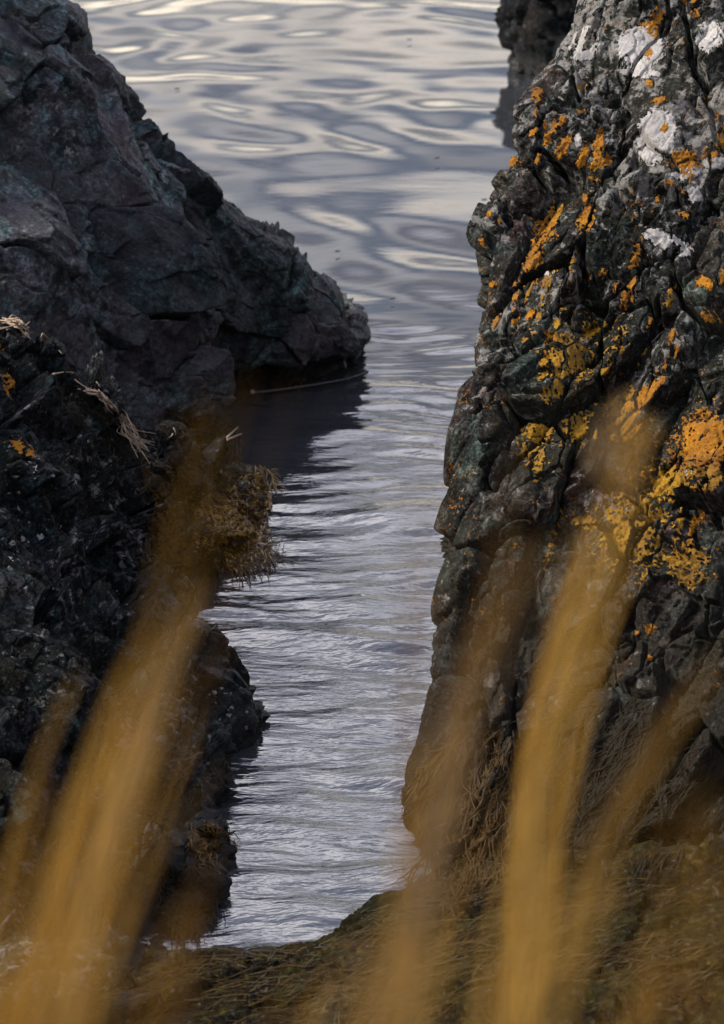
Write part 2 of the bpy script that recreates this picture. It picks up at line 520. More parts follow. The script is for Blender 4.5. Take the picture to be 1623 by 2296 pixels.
def build_water():
    nx, ny = 420, 900
    xs = np.linspace(-1, 1, nx)
    t = np.linspace(0, 1, ny)
    ys = 5.0 * (46.0 / 5.0) ** t
    X = xs[None, :] * (1.2 + ys[:, None] * 0.22)
    Yg = np.repeat(ys[:, None], nx, 1)
    Pq = np.stack([X.ravel(), Yg.ravel(), np.zeros(nx * ny)], 1)
    far = sstep(11.5, 17, Yg.ravel())
    # slow curling swell outside, built from warped noise
    wx = fbm(Pq * np.array([0.22, 0.20, 1]) + 3.1, 2, 5) * 0.9
    wy = fbm(Pq * np.array([0.22, 0.20, 1]) + 9.7, 2, 6) * 0.9
    Q = Pq + np.stack([wx, wy, 0 * wx], 1)
    h = 0.046 * fbm(Q * np.array([0.36, 0.50, 1]), 2, 11, 0.4)
    h += 0.005 * fbm(Q * np.array([0.8, 1.4, 1]) + 4.2, 2, 12, 0.4)
    # rings curling round the rocks
    for (x0, y0, lam, amp, sx_, sd) in ((2.1, 22.5, 1.7, 0.013, 2.0, 81), (-2.6, 17.5, 1.3, 0.008, 1.6, 82)):
        r_ = np.sqrt(((Q[:, 0] - x0) * sx_) ** 2 + (Q[:, 1] - y0) ** 2)
        msk = sstep(-0.15, 0.45, fbm(Pq * np.array([0.28, 0.22, 1]) + sd, 2, sd))
        h += amp * msk * np.sin(2 * math.pi * r_ / lam + 2.2 * fbm(Pq * np.array([0.6, 0.6, 1]), 2, sd + 3))
    h = 0.9 * h * (0.15 + 0.85 * far)
    wq = Pq + 0.25 * np.stack([fbm(Pq * np.array([0.9, 0.9, 1]) + 1.3, 2, 91), fbm(Pq * np.array([0.9, 0.9, 1]) + 5.3, 2, 92), 0 * wx], 1)
    ruf = (1 - sstep(11.0, 15.5, Yg.ravel())) * (0.55 + 0.9 * sstep(-0.3, 0.3, fbm(Pq * np.array([0.8, 0.9, 1]), 2, 93)))
    h += ruf * (0.020 * fbm(wq * np.array([1.1, 2.6, 1]), 1, 13) + 0.020 * fbm(wq * np.array([1.9, 6.2, 1]) + 2, 1, 14) + 0.0075 * fbm(wq * np.array([4.2, 13, 1]), 1, 15))
    Pq[:, 2] = h
    # carry on, flat, far beyond what is seen
    V = [Pq]; Fq = [quads(ny, nx)]
    idx = np.arange(nx * ny).reshape(ny, nx)
    k = len(Pq)
    def strip(edge, outer):
        nonlocal k
        V.append(outer)
        o = np.arange(k, k + len(outer)); k += len(outer)
        Fq.append(np.stack([edge[:-1], edge[1:], o[1:], o[:-1]], 1))
    e = idx[-1]; out = Pq[e] * 1.0
    out[:, 1] = 2500; out[:, 0] = xs * 2500; out[:, 2] = 0
    strip(e[::-1], out[::-1])
    for col, s in ((0, -1), (-1, 1)):
        e = idx[:, col]; out = Pq[e] * 1.0
        out[:, 0] = s * np.linspace(40, 2500, ny); out[:, 1] = np.linspace(5, 2500, ny); out[:, 2] = 0
        strip(e if s < 0 else e[::-1], out if s < 0 else out[::-1])
    me = make_mesh('water', np.concatenate(V), np.concatenate(Fq), M['water'])
    return structure('water', me)
build_water()

# ------------------------------------------------------------------ rock building
RAST = 3
RW, RH = 1623 // RAST + 80, 2296 // RAST + 80
ZB = np.full(RW * RH, 1e9); RV = np.zeros((RW * RH, 3)); RN = np.zeros((RW * RH, 3)); RID = np.full(RW * RH, -1)
ROCKS = []

def rast_add(V, N, rid):
    px, py, zc = proj(V)
    i = np.floor(px / RAST).astype(int) + 40; j = np.floor(py / RAST).astype(int) + 40
    ok = (i >= 0) & (i < RW) & (j >= 0) & (j < RH)
    k = (j * RW + i)[ok]
    order = np.argsort(-zc[ok])
    k = k[order]; v = V[ok][order]; n = N[ok][order]; z = zc[ok][order]
    # later writes are nearer
    best = np.full(RW * RH, 1e9); best[k] = z
    tv = np.zeros((RW * RH, 3)); tv[k] = v
    tn = np.zeros((RW * RH, 3)); tn[k] = n
    near = best < ZB
    ZB[near] = best[near]; RV[near] = tv[near]; RN[near] = tn[near]; RID[near] = rid

def surf(px, py, fallback=None):
    """Rock surface seen at (px, py): point, normal, rock index."""
    i = int(px / RAST) + 40; j = int(py / RAST) + 40
    for r in range(0, 8):
        best = None
        for dj in range(-r, r + 1):
            for di in range(-r, r + 1):
                if max(abs(di), abs(dj)) != r: continue
                a, b = i + di, j + dj
                if 0 <= a < RW and 0 <= b < RH:
                    q = b * RW + a
                    if RID[q] >= 0 and (best is None or ZB[q] < ZB[best]):
                        best = q
        if best is not None:
            return RV[best], RN[best], RID[best]
    return None

def rotm(ax, ang):
    ax = np.array(ax, float); ax /= np.linalg.norm(ax)
    K = np.array([[0, -ax[2], ax[1]], [ax[2], 0, -ax[0]], [-ax[1], ax[0], 0]])
    return np.eye(3) + math.sin(ang) * K + (1 - math.cos(ang)) * K @ K

def frame(long_axis):
    a = np.array(long_axis, float); a /= np.linalg.norm(a)
    b = np.cross(a, [0.31, -0.9, 0.2]); b /= np.linalg.norm(b)
    return np.stack([a, b, np.cross(a, b)])          # rows are axes

def fracture(V, N, fr, size, stretch, amp, tilt, crack, cw, seed, warp=0.25):
    """Blocks with their own offset and tilt, parted by grooves."""
    Q = V @ fr.T
    Q = Q / np.array([size * stretch[0], size * stretch[1], size * stretch[2]])
    Wp = np.stack([fbm(V * (1.1 / size) + 7.7 * k, 2, seed + 50 + k) for k in range(3)], 1)
    Q = Q + warp * Wp
    f1, f2, cid, rel = worley(Q, seed)
    e = f2 - f1
    s = sstep(0.0, cw, e)
    o = (hrand(cid, 7) - 0.5) * 2 * amp
    tl = np.stack([hrand(cid, 8), hrand(cid, 9), hrand(cid, 10)], 1) - 0.5
    o = o + (rel * tl).sum(1) * 2 * tilt
    return o * s - crack * (1 - sstep(0, cw * 0.8, e)), cid

def finish_rock(name, label, G, N0, disp, cid, mat, base, part='rock_block', keep=280, minf=60, part2=None, tintN=None):
    nr, nc = G.shape[:2]
    V = (G + N0 * disp.reshape(nr, nc, 1))
    N = grid_normals(V)
    flip = np.sign((N * N0).sum(-1, keepdims=True)); N = N * np.where(flip == 0, 1, flip)
    root = thing(name, label, 'rock', base)
    rid = len(ROCKS)
    Vf = V.reshape(-1, 3); Nf = N.reshape(-1, 3)
    ROCKS.append(dict(root=root, V=Vf, N=Nf, nr=nr, nc=nc))
    rast_add(Vf, Nf, rid)
    Fq = quads(nr, nc)
    lab = np.arange(nr * nc).reshape(nr, nc); cg = cid.reshape(nr, nc)
    sh = cg[:, 1:] == cg[:, :-1]; sv = cg[1:] == cg[:-1]
    for _ in range(600):
        old = lab.copy()
        a_ = np.minimum(lab[:, 1:], lab[:, :-1])
        lab[:, 1:] = np.where(sh, a_, lab[:, 1:]); lab[:, :-1] = np.where(sh, np.minimum(lab[:, :-1], a_), lab[:, :-1])
        a_ = np.minimum(lab[1:], lab[:-1])
        lab[1:] = np.where(sv, a_, lab[1:]); lab[:-1] = np.where(sv, np.minimum(lab[:-1], a_), lab[:-1])
        if (old == lab).all(): break
    fid = lab.ravel()[Fq[:, 0]]
    att = np.stack([hrand(cid, 21), hrand(cid, 22), hrand(cid, 23), np.ones(len(cid))], 1)
    px, py, zc = proj(Vf)
    vis = (px > -60) & (px < 1690) & (py > -60) & (py < 2360)
    fv = vis[Fq[:, 0]]
    ids, inv, cnt = np.unique(fid, return_inverse=True, return_counts=True)
    vcnt = np.bincount(inv, weights=fv, minlength=len(ids))
    good = np.argsort(-vcnt)[:keep]
    good = good[vcnt[good] > minf]
    rest = np.ones(len(ids), bool); rest[good] = False
    order = np.argsort(inv, kind='stable')
    starts = np.concatenate([[0], np.cumsum(cnt)])
    def emit(nm, faces):
        u, r = np.unique(faces.ravel(), return_inverse=True)
        me = make_mesh(nm, Vf[u], r.reshape(-1, 4), mat, att[u])
        return link(nm, me, root)
    for g in good:
        emit(part, Fq[order[starts[g]:starts[g + 1]]])
    rf = Fq[rest[inv]]
    if len(rf):
        emit('rock_mass', rf)['kind'] = 'stuff'
    return ROCKS[-1]

print('water done')
# ---- cliff on the right
SIL = [(2120, 985, 7.16), (1990, 965, 7.27), (1850, 917, 7.42), (1740, 910, 7.55), (1660, 932, 7.66), (1540, 976, 7.8), (1470, 980, 7.9),
       (1400, 990, 7.98), (1300, 980, 8.1), (1190, 992, 8.25), (1110, 1016, 8.35), (1060, 1012, 8.42), (985, 1018, 8.5), (930, 1036, 8.58),
       (880, 1046, 8.65), (740, 1052, 8.85), (660, 1085, 8.95), (590, 1077, 9.05), (530, 1063, 9.15), (470, 1086, 9.25), (400, 1130, 9.35),
       (380, 1148, 9.4), (300, 1142, 9.5), (235, 1152, 9.6), (180, 1206, 9.7), (130, 1247, 9.8), (80, 1290, 9.9), (-60, 1330, 10.1), (-260, 1400, 10.35)]

def build_cliff():
    rows = []
    def row(py, pxl, yl, dz=0.0):
        L = P(pxl, py, yl)
        r = [L + np.array([0.75, 2.4, -0.4]), L + np.array([0.28, 1.0, -0.05]), L + np.array([0.07, 0.28, 0]), L]
        span = 1900 - pxl
        for f, dy in ((0.07, -0.12), (0.2, -0.22), (0.36, -0.26), (0.55, -0.36), (0.75, -0.52), (1.0, -0.7), (1.5, -1.0)):
            q = P(pxl + f * span, py, yl + dy)
            r.append(q)
        return r
    L = row(*SIL[0][:1], SIL[0][1], SIL[0][2])
    low = [p + np.array([0.06, 0.1, -0.5 - max(0, p[2])]) for p in L]
    rows.append(low)
    for (py, pxl, yl) in SIL:
        rows.append(row(py, pxl, yl))
    top = [p + np.array([0.25, 0.5, 0.3]) for p in rows[-1]]
    back = [p + np.array([0.5, 1.6, 0.2]) for p in rows[-1]]
    back2 = [p + np.array([0.6, 2.6, -3.5]) for p in rows[-1]]
    rows += [top, back, back2]
    rc = [14] + [max(3, int(abs(SIL[i + 1][0] - SIL[i][0]) / 2.1)) for i in range(len(SIL) - 1)] + [26, 20, 12]
    cc = [14, 18, 16] + [30, 55, 68, 80, 84, 95, 40]
    G = loft(rows, rc, cc)
    nr, nc = G.shape[:2]
    N0 = blur(grid_normals(G), 9)
    N0 /= np.linalg.norm(N0, axis=-1, keepdims=True) + 1e-9
    if N0[nr // 2, nc // 2, 1] > 0: N0 = -N0
    V = G.reshape(-1, 3); Nf = N0.reshape(-1, 3)
    fr = frame((0.42, 0.35, 0.84))
    d1, cid = fracture(V, Nf, fr, 0.24, (2.2, 1.0, 1.0), 0.07, 0.13, 0.09, 0.08, 101, 0.18)
    d2, c2 = fracture(V, Nf, fr, 0.08, (1.9, 1.0, 1.0), 0.026, 0.045, 0.034, 0.12, 131, 0.18)
    rgh = 0.45 + 1.1 * hrand(cid, 30) ** 2
    d = d1 + d2 * (0.25 + 0.7 * hrand(cid, 31))
    d += 0.09 * fbm(V * 1.9, 3, 31)
    d += rgh * 0.014 * fbm((V @ fr.T) * np.array([6, 22, 22]), 4, 33, 0.6, ridged=True)
    d += (0.6 + rgh) * 0.014 * fbm(V * 26, 4, 37, 0.7)
    Vs = V @ fr.T
    cz = pn(Vs * np.array([0.9, 4.2, 4.2]) + 0.25 * fbm(V * 6, 2, 77)[:, None], 78)
    d -= 0.05 * np.exp(-(cz / 0.035) ** 2) + 0.03 * np.exp(-(cz / 0.16) ** 2)
    px, py, zc = proj(V)
    flat = np.zeros(len(V))
    for (cx, cy, rx, ry) in ((1470, 308, 62, 78), (1436, 108, 66, 62), (1592, 90, 40, 45), (1590, 985, 70, 60)):
        flat = np.maximum(flat, 1 - sstep(0.7, 1.25, np.sqrt(((px - cx) / rx) ** 2 + ((py - cy) / ry) ** 2)))
    d = d * (1 - 0.65 * flat) + flat * (0.03 + 0.006 * fbm(V * 30, 3, 39))
    cols_ = np.tile(np.arange(nc), nr)
    d *= 1 - 0.5 * (1 - sstep(44, 84, cols_))
    d = np.where(cols_ < 90, np.minimum(d, 0.035), d)
    d *= sstep(6, 50, cols_)
    return finish_rock('cliff', 'tall craggy cliff on the right of the inlet, crusted with orange and white lichen', G, N0, d, cid, M['cliff'], (1.2, 8.6, 0))
cliff = build_cliff()
print('cliff', len(cliff['V']))

# ---- ridge on the far left
CREST = [(-420, -330, 11.9), (-150, -160, 12.1), (10, -50, 12.3), (86, 0, 12.35), (150, 45, 12.4), (160, 125, 12.45), (200, 138, 12.5), (245, 190, 12.55), (285, 285, 12.6),
         (325, 352, 12.65), (385, 378, 12.7), (470, 432, 12.8), (530, 500, 12.9), (620, 552, 13.0), (680, 588, 13.1), (696, 616, 13.2), (738, 640, 13.3),
         (766, 690, 13.35), (778, 740, 13.4)]
BASE = [(-420, 1040, 10.4), (-150, 1040, 10.5), (40, 1020, 10.7), (110, 1010, 10.9), (160, 1000, 11.0), (200, 990, 11.1), (250, 985, 11.3), (300, 980, 11.45), (350, 975, 11.65),
        (390, 970, 11.85), (430, 955, 12.1), (480, 930, 12.4), (530, 905, 12.65), (580, 884, 12.9), (650, 872, 12.98), (710, 862, 13.05), (740, 850, 13.15),
        (768, 842, 13.22), (782, 838, 13.26)]

def build_ridge():
    C = [P(*c) for c in CREST]; B = [P(*b) for b in BASE]
    n = len(C)
    tip = np.array([0.02, 0.5, 0.0])
    def ext(r, k=1.0):
        return r + [r[-1] + tip * k, r[-1] + np.array([-0.25, 1.2, -0.05])]
    rows = []
    rows.append(ext([b * np.array([1, 1, 0]) + np.array([0, 0.1, -0.5]) for b in B]))
    u = np.linspace(0, 1, n)
    rows.append(ext([b + np.array([0, 0.20 * sstep(0.55, 0.72, t), 0]) for b, t in zip(B, u)]))
    for f in (0.14, 0.34, 0.55, 0.78, 0.93):
        r = []
        for i, (b, c) in enumerate(zip(B, C)):
            q = b + (c - b) * f
            bulge = 0.22 * math.sin(math.pi * f) * (1 - 0.5 * u[i])
            q = q + np.array([0.10 * math.sin(math.pi * f), -bulge, 0.03])
            r.append(q)
        rows.append(ext(r))
    rows.append(ext(C))
    rows.append(ext([c + np.array([0.02, 0.25, -0.06]) for c in C], 0.6))
    rows.append(ext([c + np.array([0.05, 0.8, -0.5]) for c in C], 0.5))
    rows.append(ext([np.array([c[0], c[1] + 1.6, -0.8]) for c in C], 0.4))
    rc = [12, 45, 70, 80, 90, 70, 40, 14, 14, 10]
    cc = [22, 26]
    for i in range(2, n - 1):
        cc.append(max(8, int(max(abs(CREST[i + 1][0] - CREST[i][0]), abs(BASE[i + 1][0] - BASE[i][0])) / 2.1)))
    cc += [24, 12]
    G = loft(rows, rc, cc)
    nr, nc = G.shape[:2]
    N0 = blur(grid_normals(G), 9)
    N0 /= np.linalg.norm(N0, axis=-1, keepdims=True) + 1e-9
    if N0[nr // 3, nc // 2, 1] > 0: N0 = -N0
    V = G.reshape(-1, 3); Nf = N0.reshape(-1, 3)
    fr = frame((-0.62, -0.2, 0.76))
    d1, cid = fracture(V, Nf, fr, 0.42, (1.6, 1.0, 1.0), 0.065, 0.22, 0.09, 0.04, 203, 0.16)
    d2, c2 = fracture(V, Nf, fr, 0.17, (1.5, 1.0, 1.0), 0.014, 0.045, 0.018, 0.05, 232, 0.16)
    d3, c3 = fracture(V, Nf, fr, 0.07, (1.4, 1.0, 1.0), 0.004, 0.018, 0.004, 0.07, 236, 0.2)
    d2 = d2 + 0.5 * d3
    rgh = 0.35 + 0.9 * hrand(cid, 30) ** 2
    px, py, zc = proj(V)
    cr = np.repeat(sstep(0.70, 0.86, np.arange(nr) / nr), nc)
    calm = np.maximum(0.85 * sstep(600, 760, px), 0.3 * cr)
    d = d1 * (1 - 0.75 * calm) + d2 * (1 - 0.4 * calm)
    d += 0.07 * (1 - 0.6 * calm) * fbm(V * 1.7, 3, 41)
    d += rgh * 0.009 * fbm((V @ fr.T) * np.array([3, 11, 11]), 4, 43, 0.5, ridged=True)
    d += rgh * 0.005 * fbm(V * 26, 4, 47, 0.6)
    d += 0.006 * fbm((V @ fr.T) * np.array([9, 40, 40]), 3, 48, 0.55, ridged=True)
    d -= 0.05 * sstep(640, 800, px)
    return finish_rock('rock_ridge', 'dark blocky rock ridge sloping down to a point in the water at upper left', G, N0, d, cid, M['ridge'], (-1.2, 12.4, 0))
ridge = build_ridge()
print('ridge', len(ridge['V']))

# ---- near bank of rock on the left
def build_near():
    # rows from the crest (far) down to the water nearest to the camera: left edge -> right edge, as (px, py, y)
    R = [
        [(-420, 560, 9.2), (-150, 655, 9.4), (0, 735, 9.6), (120, 808, 9.8), (220, 870, 9.95), (340, 955, 10.2), (420, 985, 10.6), (500, 1030, 10.95), (560, 1085, 11.25)],
        [(-420, 700, 8.8), (-150, 790, 9.0), (0, 860, 9.2), (120, 920, 9.4), (220, 975, 9.6), (340, 1040, 9.9), (420, 1085, 10.3), (495, 1130, 10.6), (556, 1165, 10.72)],
        [(-420, 900, 8.4), (-150, 960, 8.55), (0, 1010, 8.75), (120, 1060, 9.0), (220, 1105, 9.25), (340, 1160, 9.6), (410, 1205, 9.9), (480, 1235, 10.2), (540, 1262, 10.25)],
        [(-420, 1100, 8.0), (-150, 1140, 8.2), (0, 1170, 8.4), (110, 1200, 8.6), (210, 1230, 8.9), (300, 1260, 9.2), (350, 1285, 9.5), (382, 1300, 9.75), (400, 1312, 9.9)],
        [(-420, 1260, 7.7), (-150, 1290, 7.9), (0, 1310, 8.1), (110, 1325, 8.25), (210, 1340, 8.5), (300, 1355, 8.7), (355, 1365, 8.85), (388, 1370, 8.95), (408, 1375, 9.05)],
        [(-420, 1400, 7.4), (-150, 1420, 7.6), (0, 1430, 7.8), (110, 1440, 7.9), (210, 1450, 8.1), (320, 1455, 8.3), (420, 1465, 8.5), (475, 1470, 8.6), (505, 1478, 8.7)],
        [(-420, 1520, 7.2), (-150, 1530, 7.35), (0, 1540, 7.5), (110, 1550, 7.6), (210, 1555, 7.8), (320, 1560, 8.0), (420, 1560, 8.25), (475, 1555, 8.4), (508, 1550, 8.5)],
        [(-420, 1660, 6.95), (-150, 1670, 7.05), (0, 1680, 7.2), (110, 1685, 7.35), (210, 1690, 7.5), (320, 1695, 7.65), (400, 1700, 7.75), (445, 1705, 7.82), (482, 1710, 7.88)],
        [(-420, 1800, 6.75), (-150, 1805, 6.85), (0, 1810, 6.95), (110, 1815, 7.1), (210, 1820, 7.2), (320, 1825, 7.35), (410, 1830, 7.46), (460, 1830, 7.52), (500, 1825, 7.58)],
        [(-420, 1930, 6.6), (-150, 1930, 6.7), (0, 1930, 6.8), (110, 1925, 6.9), (210, 1920, 7.02), (310, 1915, 7.16), (390, 1910, 7.28), (450, 1905, 7.36), (492, 1900, 7.43)],
        [(-420, 2060, 6.4), (-150, 2060, 6.45), (0, 2055, 6.55), (100, 2050, 6.68), (200, 2040, 6.82), (300, 2025, 6.96), (380, 2010, 7.07), (430, 1995, 7.15), (468, 1985, 7.2)],  # lower rows reach right as dark rock in place of the rock's reflection
        [(-420, 2180, 6.2), (-150, 2180, 6.25), (0, 2175, 6.35), (100, 2165, 6.45), (190, 2150, 6.58), (280, 2130, 6.72), (350, 2110, 6.83), (400, 2095, 6.92), (440, 2080, 6.98)],
        [(-420, 2380, 6.0), (-150, 2380, 6.0), (0, 2370, 6.05), (80, 2350, 6.15), (160, 2330, 6.25), (240, 2300, 6.36), (310, 2270, 6.48), (360, 2250, 6.56), (400, 2230, 6.62)],
    ]
    rows = []
    for r in R:
        q = [P(*p) for p in r]
        q.append(np.array([q[-1][0] + 0.03, q[-1][1] + 0.02, min(-0.12, q[-1][2] - 0.2)]))
        q.append(np.array([q[-1][0] - 0.02, q[-1][1] + 0.04, -0.6]))
        rows.append(q)
    back = [p + np.array([0.02, 0.22, -0.25]) for p in rows[0]]
    back2 = [p + np.array([0.05, 0.5, -1.4]) for p in rows[0]]
    rows = [back2, back] + rows
    rc = [8, 14] + [62, 70, 70, 56, 54, 54, 60, 58, 56, 60, 50, 40]
    cc = [22, 40, 56, 54, 56, 56, 50, 40, 14, 6]
    G = loft(rows, rc, cc)
    nr, nc = G.shape[:2]
    N0 = blur(grid_normals(G), 9)
    N0 /= np.linalg.norm(N0, axis=-1, keepdims=True) + 1e-9
    if N0[nr // 2, nc // 2, 2] < 0: N0 = -N0
    V = G.reshape(-1, 3); Nf = N0.reshape(-1, 3)
    fr = frame((0.6, -0.25, 0.55))
    d1, cid = fracture(V, Nf, fr, 0.25, (1.8, 1.0, 1.0), 0.06, 0.14, 0.07, 0.08, 303, 0.25)
    d2, c2 = fracture(V, Nf, fr, 0.075, (1.5, 1.0, 1.0), 0.016, 0.034, 0.022, 0.14, 332, 0.25)
    rgh = 0.3 + 1.0 * hrand(cid, 30) ** 2
    d = d1 + d2 * (0.4 + 0.7 * hrand(cid, 31))
    d += 0.08 * fbm(V * 2.0, 3, 51)
    d += rgh * 0.014 * fbm((V @ fr.T) * np.array([8, 22, 22]), 4, 53, 0.6, ridged=True)
    d += rgh * 0.008 * fbm(V * 45, 3, 57, 0.6)
    return finish_rock('shore_rock', 'rough black rock slope filling the left side in front of the ridge', G, N0, d, cid, M['near'], (-1.1, 8.6, 0))
near = build_near()
print('near', len(near['V']))

# ---- low brown ledge across the bottom
def build_ledge():
    back = [(-420, 2120, 6.75), (-150, 2135, 6.78), (0, 2150, 6.78), (250, 2158, 6.78), (480, 2140, 6.80), (640, 2130, 6.82), (770, 2085, 6.92), (850, 2040, 7.02), (960, 1995, 7.12),
            (1060, 1960, 7.15), (1250, 1930, 7.1), (1500, 1930, 6.95), (1800, 1930, 6.8), (2300, 1900, 6.6)]
    B = [P(*b) for b in back]
    def fr_(dy, zs):
        r = []
        for i, b in enumerate(B):
            u = i / (len(B) - 1)
            r.append(np.array([b[0] * (1 - dy * 0.02), b[1] - dy, max(b[2], 0.0) * (1 - 0.3 * dy) + zs + 0.12 * u]))
        return r
    rows = [[b + np.array([0, 0.12, -0.7]) for b in B], [b + np.array([0, 0.02, -0.05]) for b in B], B,
            fr_(0.15, 0.04), fr_(0.4, 0.08), fr_(0.7, 0.12), fr_(1.1, 0.15), fr_(1.9, 0.3)]
    rc = [14, 10, 40, 60, 60, 40, 14]
    cc = [20, 40, 90, 85, 65, 55, 40, 50, 45, 85, 110, 120, 40]
    G = loft(rows, rc, cc)
    nr, nc = G.shape[:2]
    N0 = blur(grid_normals(G), 7)
    N0 /= np.linalg.norm(N0, axis=-1, keepdims=True) + 1e-9
    if N0[nr // 2, nc // 2, 2] < 0: N0 = -N0
    V = G.reshape(-1, 3); Nf = N0.reshape(-1, 3)
    fr = frame((0.85, 0.35, 0.3))
    d1, cid = fracture(V, Nf, fr, 0.13, (2.2, 1.0, 1.0), 0.022, 0.04, 0.02, 0.14, 403, 0.45)
    d = d1 + 0.04 * fbm(V * 2.5, 3, 61)
    d += 0.012 * fbm((V @ fr.T) * np.array([6, 26, 26]), 4, 63, 0.6, ridged=True)
    d += 0.006 * fbm(V * 45, 3, 67, 0.6)
    return finish_rock('rock_ledge', 'low brown rock ledge across the bottom that closes the near end of the water', G, N0, d, cid, M['ledge'], (0.2, 6.3, 0))
ledge = build_ledge()
print('ledge', len(ledge['V']))

# ---- free standing boulders
def boulder(name, label, center, radii, mat, seed, size=0.3, amp=0.05, n=150, rot=0.0, fine=0.01):
    th = np.linspace(0.02, math.pi - 0.02, n); ph = np.linspace(0, 2 * math.pi, int(n * 1.6))
    T, Ph = np.meshgrid(th, ph, indexing='ij')
    S = np.stack([np.sin(T) * np.cos(Ph), np.sin(T) * np.sin(Ph), np.cos(T)], -1)
    S2 = np.sign(S) * np.abs(S) ** 0.93
    G = S2 * np.array(radii)
    G = G @ rotm((0, 0, 1), rot).T + np.array(center)
    N0 = S / np.array(radii); N0 /= np.linalg.norm(N0, axis=-1, keepdims=True)
    N0 = N0 @ rotm((0, 0, 1), rot).T
    V = G.reshape(-1, 3); Nf = N0.reshape(-1, 3)
    fr = frame((0.3, 0.3, 0.9))
    d1, cid = fracture(V, Nf, fr, size, (1.6, 1, 1), amp, amp * 1.6, amp * 0.6, 0.12, seed, 0.35)
    d = d1 + amp * 2 * fbm(V * (0.5 / size), 3, seed + 1) + fine * fbm(V * (8 / size), 4, seed + 2, 0.6, ridged=True)
    return finish_rock(name, label, G, N0, d, cid, mat, (center[0], center[1], 0), minf=40)

boulder('rock_stack', 'dark rock stack standing in the water behind the cliff at upper right', (2.15, 23.6, 0.35), (0.66, 0.7, 1.5), M['far'], 503, 0.26, 0.085, 130, 0.5, 0.05)
boulder('barnacled_rock', 'small black barnacled rock point jutting into the inlet from the left', P(500, 1625, 8.5), (0.135, 0.17, 0.17), M['near'], 520, 0.06, 0.010, 110, 0.4, 0.006)
boulder('low_rock', 'low dark rock at the waterline below the barnacled point', W(440, 1740, 0.02), (0.09, 0.2, 0.11), M['near'], 540, 0.07, 0.012, 100, 0.2, 0.006)
pale_rock = boulder('pale_stone', 'pale crusted stone at the lower left corner', P(70, 2185, 6.2), (0.24, 0.12, 0.085), M['pale'], 560, 0.06, 0.012, 110, 0.05, 0.008)
print('boulders')

# ------------------------------------------------------------------ ground the camera stands on (below the frame)
def build_bank():
    prof = [(-6, 3.5), (-2, 3.42), (0.3, 3.36), (0.9, 3.2), (1.5, 2.6), (2.5, 1.75), (4.0, 0.8), (5.1, 0.2), (5.6, -0.4)]
    xs = np.linspace(-6, 6, 80)
    ys = np.concatenate([np.linspace(prof[i][0], prof[i + 1][0], 14, endpoint=False) for i in range(len(prof) - 1)] + [[prof[-1][0]]])
    zs = np.interp(ys, [p[0] for p in prof], [p[1] for p in prof])
    X, Yg = np.meshgrid(xs, ys); Z = np.repeat(zs[:, None], len(xs), 1)
    V = np.stack([X, Yg, Z], -1).reshape(-1, 3)
    V[:, 2] += 0.05 * fbm(V * 2.0, 3, 71) - 0.03
    structure('ground', make_mesh('ground', V, quads(len(ys), len(xs)), M['soil']))
build_bank()

# ------------------------------------------------------------------ lichen
def ell_mask(px, py, cx, cy, rx, ry, tilt):
    a = math.radians(tilt)
    dx, dy = px - cx, py - cy
    u = dx * math.cos(a) + dy * math.sin(a); v = -dx * math.sin(a) + dy * math.cos(a)
    return np.sqrt((u / rx) ** 2 + (v / ry) ** 2)

def lichen(rock, name, spots, mat, thick, freq, ragged, thr, seed):
    V, N = rock['V'], rock['N']
    nr, nc = rock['nr'], rock['nc']
    NS = blur(N.reshape(nr, nc, 3), 4); NS = (NS / (np.linalg.norm(NS, axis=-1, keepdims=True) + 1e-9)).reshape(-1, 3)
    Fq = quads(nr, nc)
    px, py, zc = proj(V)
    facing = ((CAM - V) * N).sum(1) > 0
    no = 0.55 * fbm(V * freq, 4, seed, 0.62) + 0.9 * fbm(V * freq * 3.1, 3, seed + 9, 0.7)
    best = np.full(len(V), -9.0)
    for (cx, cy, rx, ry, tilt) in spots:
        box = (abs(px - cx) < max(rx, ry) * 2.2) & (abs(py - cy) < max(rx, ry) * 2.2) & facing
        if box.any():
            best[box] = np.maximum(best[box], 1 - ell_mask(px[box], py[box], cx, cy, rx, ry, tilt))
    val = np.clip(best, -1.2, 0.6) + ragged * no
    val[best < -5] = -9
    ok = (val > thr) & ((N * NS).sum(1) > (-1 if 'white' in name else 0.3))
    f = Fq[ok[Fq].all(1)]
    el = np.max([np.linalg.norm(V[f[:, a_]] - V[f[:, (a_ + 1) % 4]], axis=1) for a_ in range(4)], axis=0)
    f = f[el < 0.0135]
    lab = np.arange(len(V))
    for _ in range(200):
        m_ = lab[f].min(1); old = lab[f].copy()
        np.minimum.at(lab, f.ravel(), np.repeat(m_, 4))
        if (lab[f] == old).all(): break
    fl = lab.ravel()[f[:, 0]]
    ids, inv0, cnt = np.unique(fl, return_inverse=True, return_counts=True)
    big = np.argsort(-cnt)[:70]
    big = big[cnt[big] >= 40]
    small = np.ones(len(ids), bool); small[big] = False
    def emit(faces, kind=None):
        u, inv = np.unique(faces.ravel(), return_inverse=True)
        edge = np.clip((val[u] - thr) * 4, 0, 1)
        q = V[u] + NS[u] * (0.0016 + thick * (0.1 + 0.9 * edge) + thick * 0.5 * fbm(V[u] * 90, 2, seed + 3) * edge)[:, None]
        o = link(name, make_mesh(name, q, inv.reshape(-1, 4), mat, np.stack([edge, edge, edge, edge * 0 + 1], 1)), rock['root'])
        if kind: o['kind'] = kind
    for g in big:
        emit(f[inv0 == g])
    if small.any():
        emit(f[small[inv0]], 'stuff')

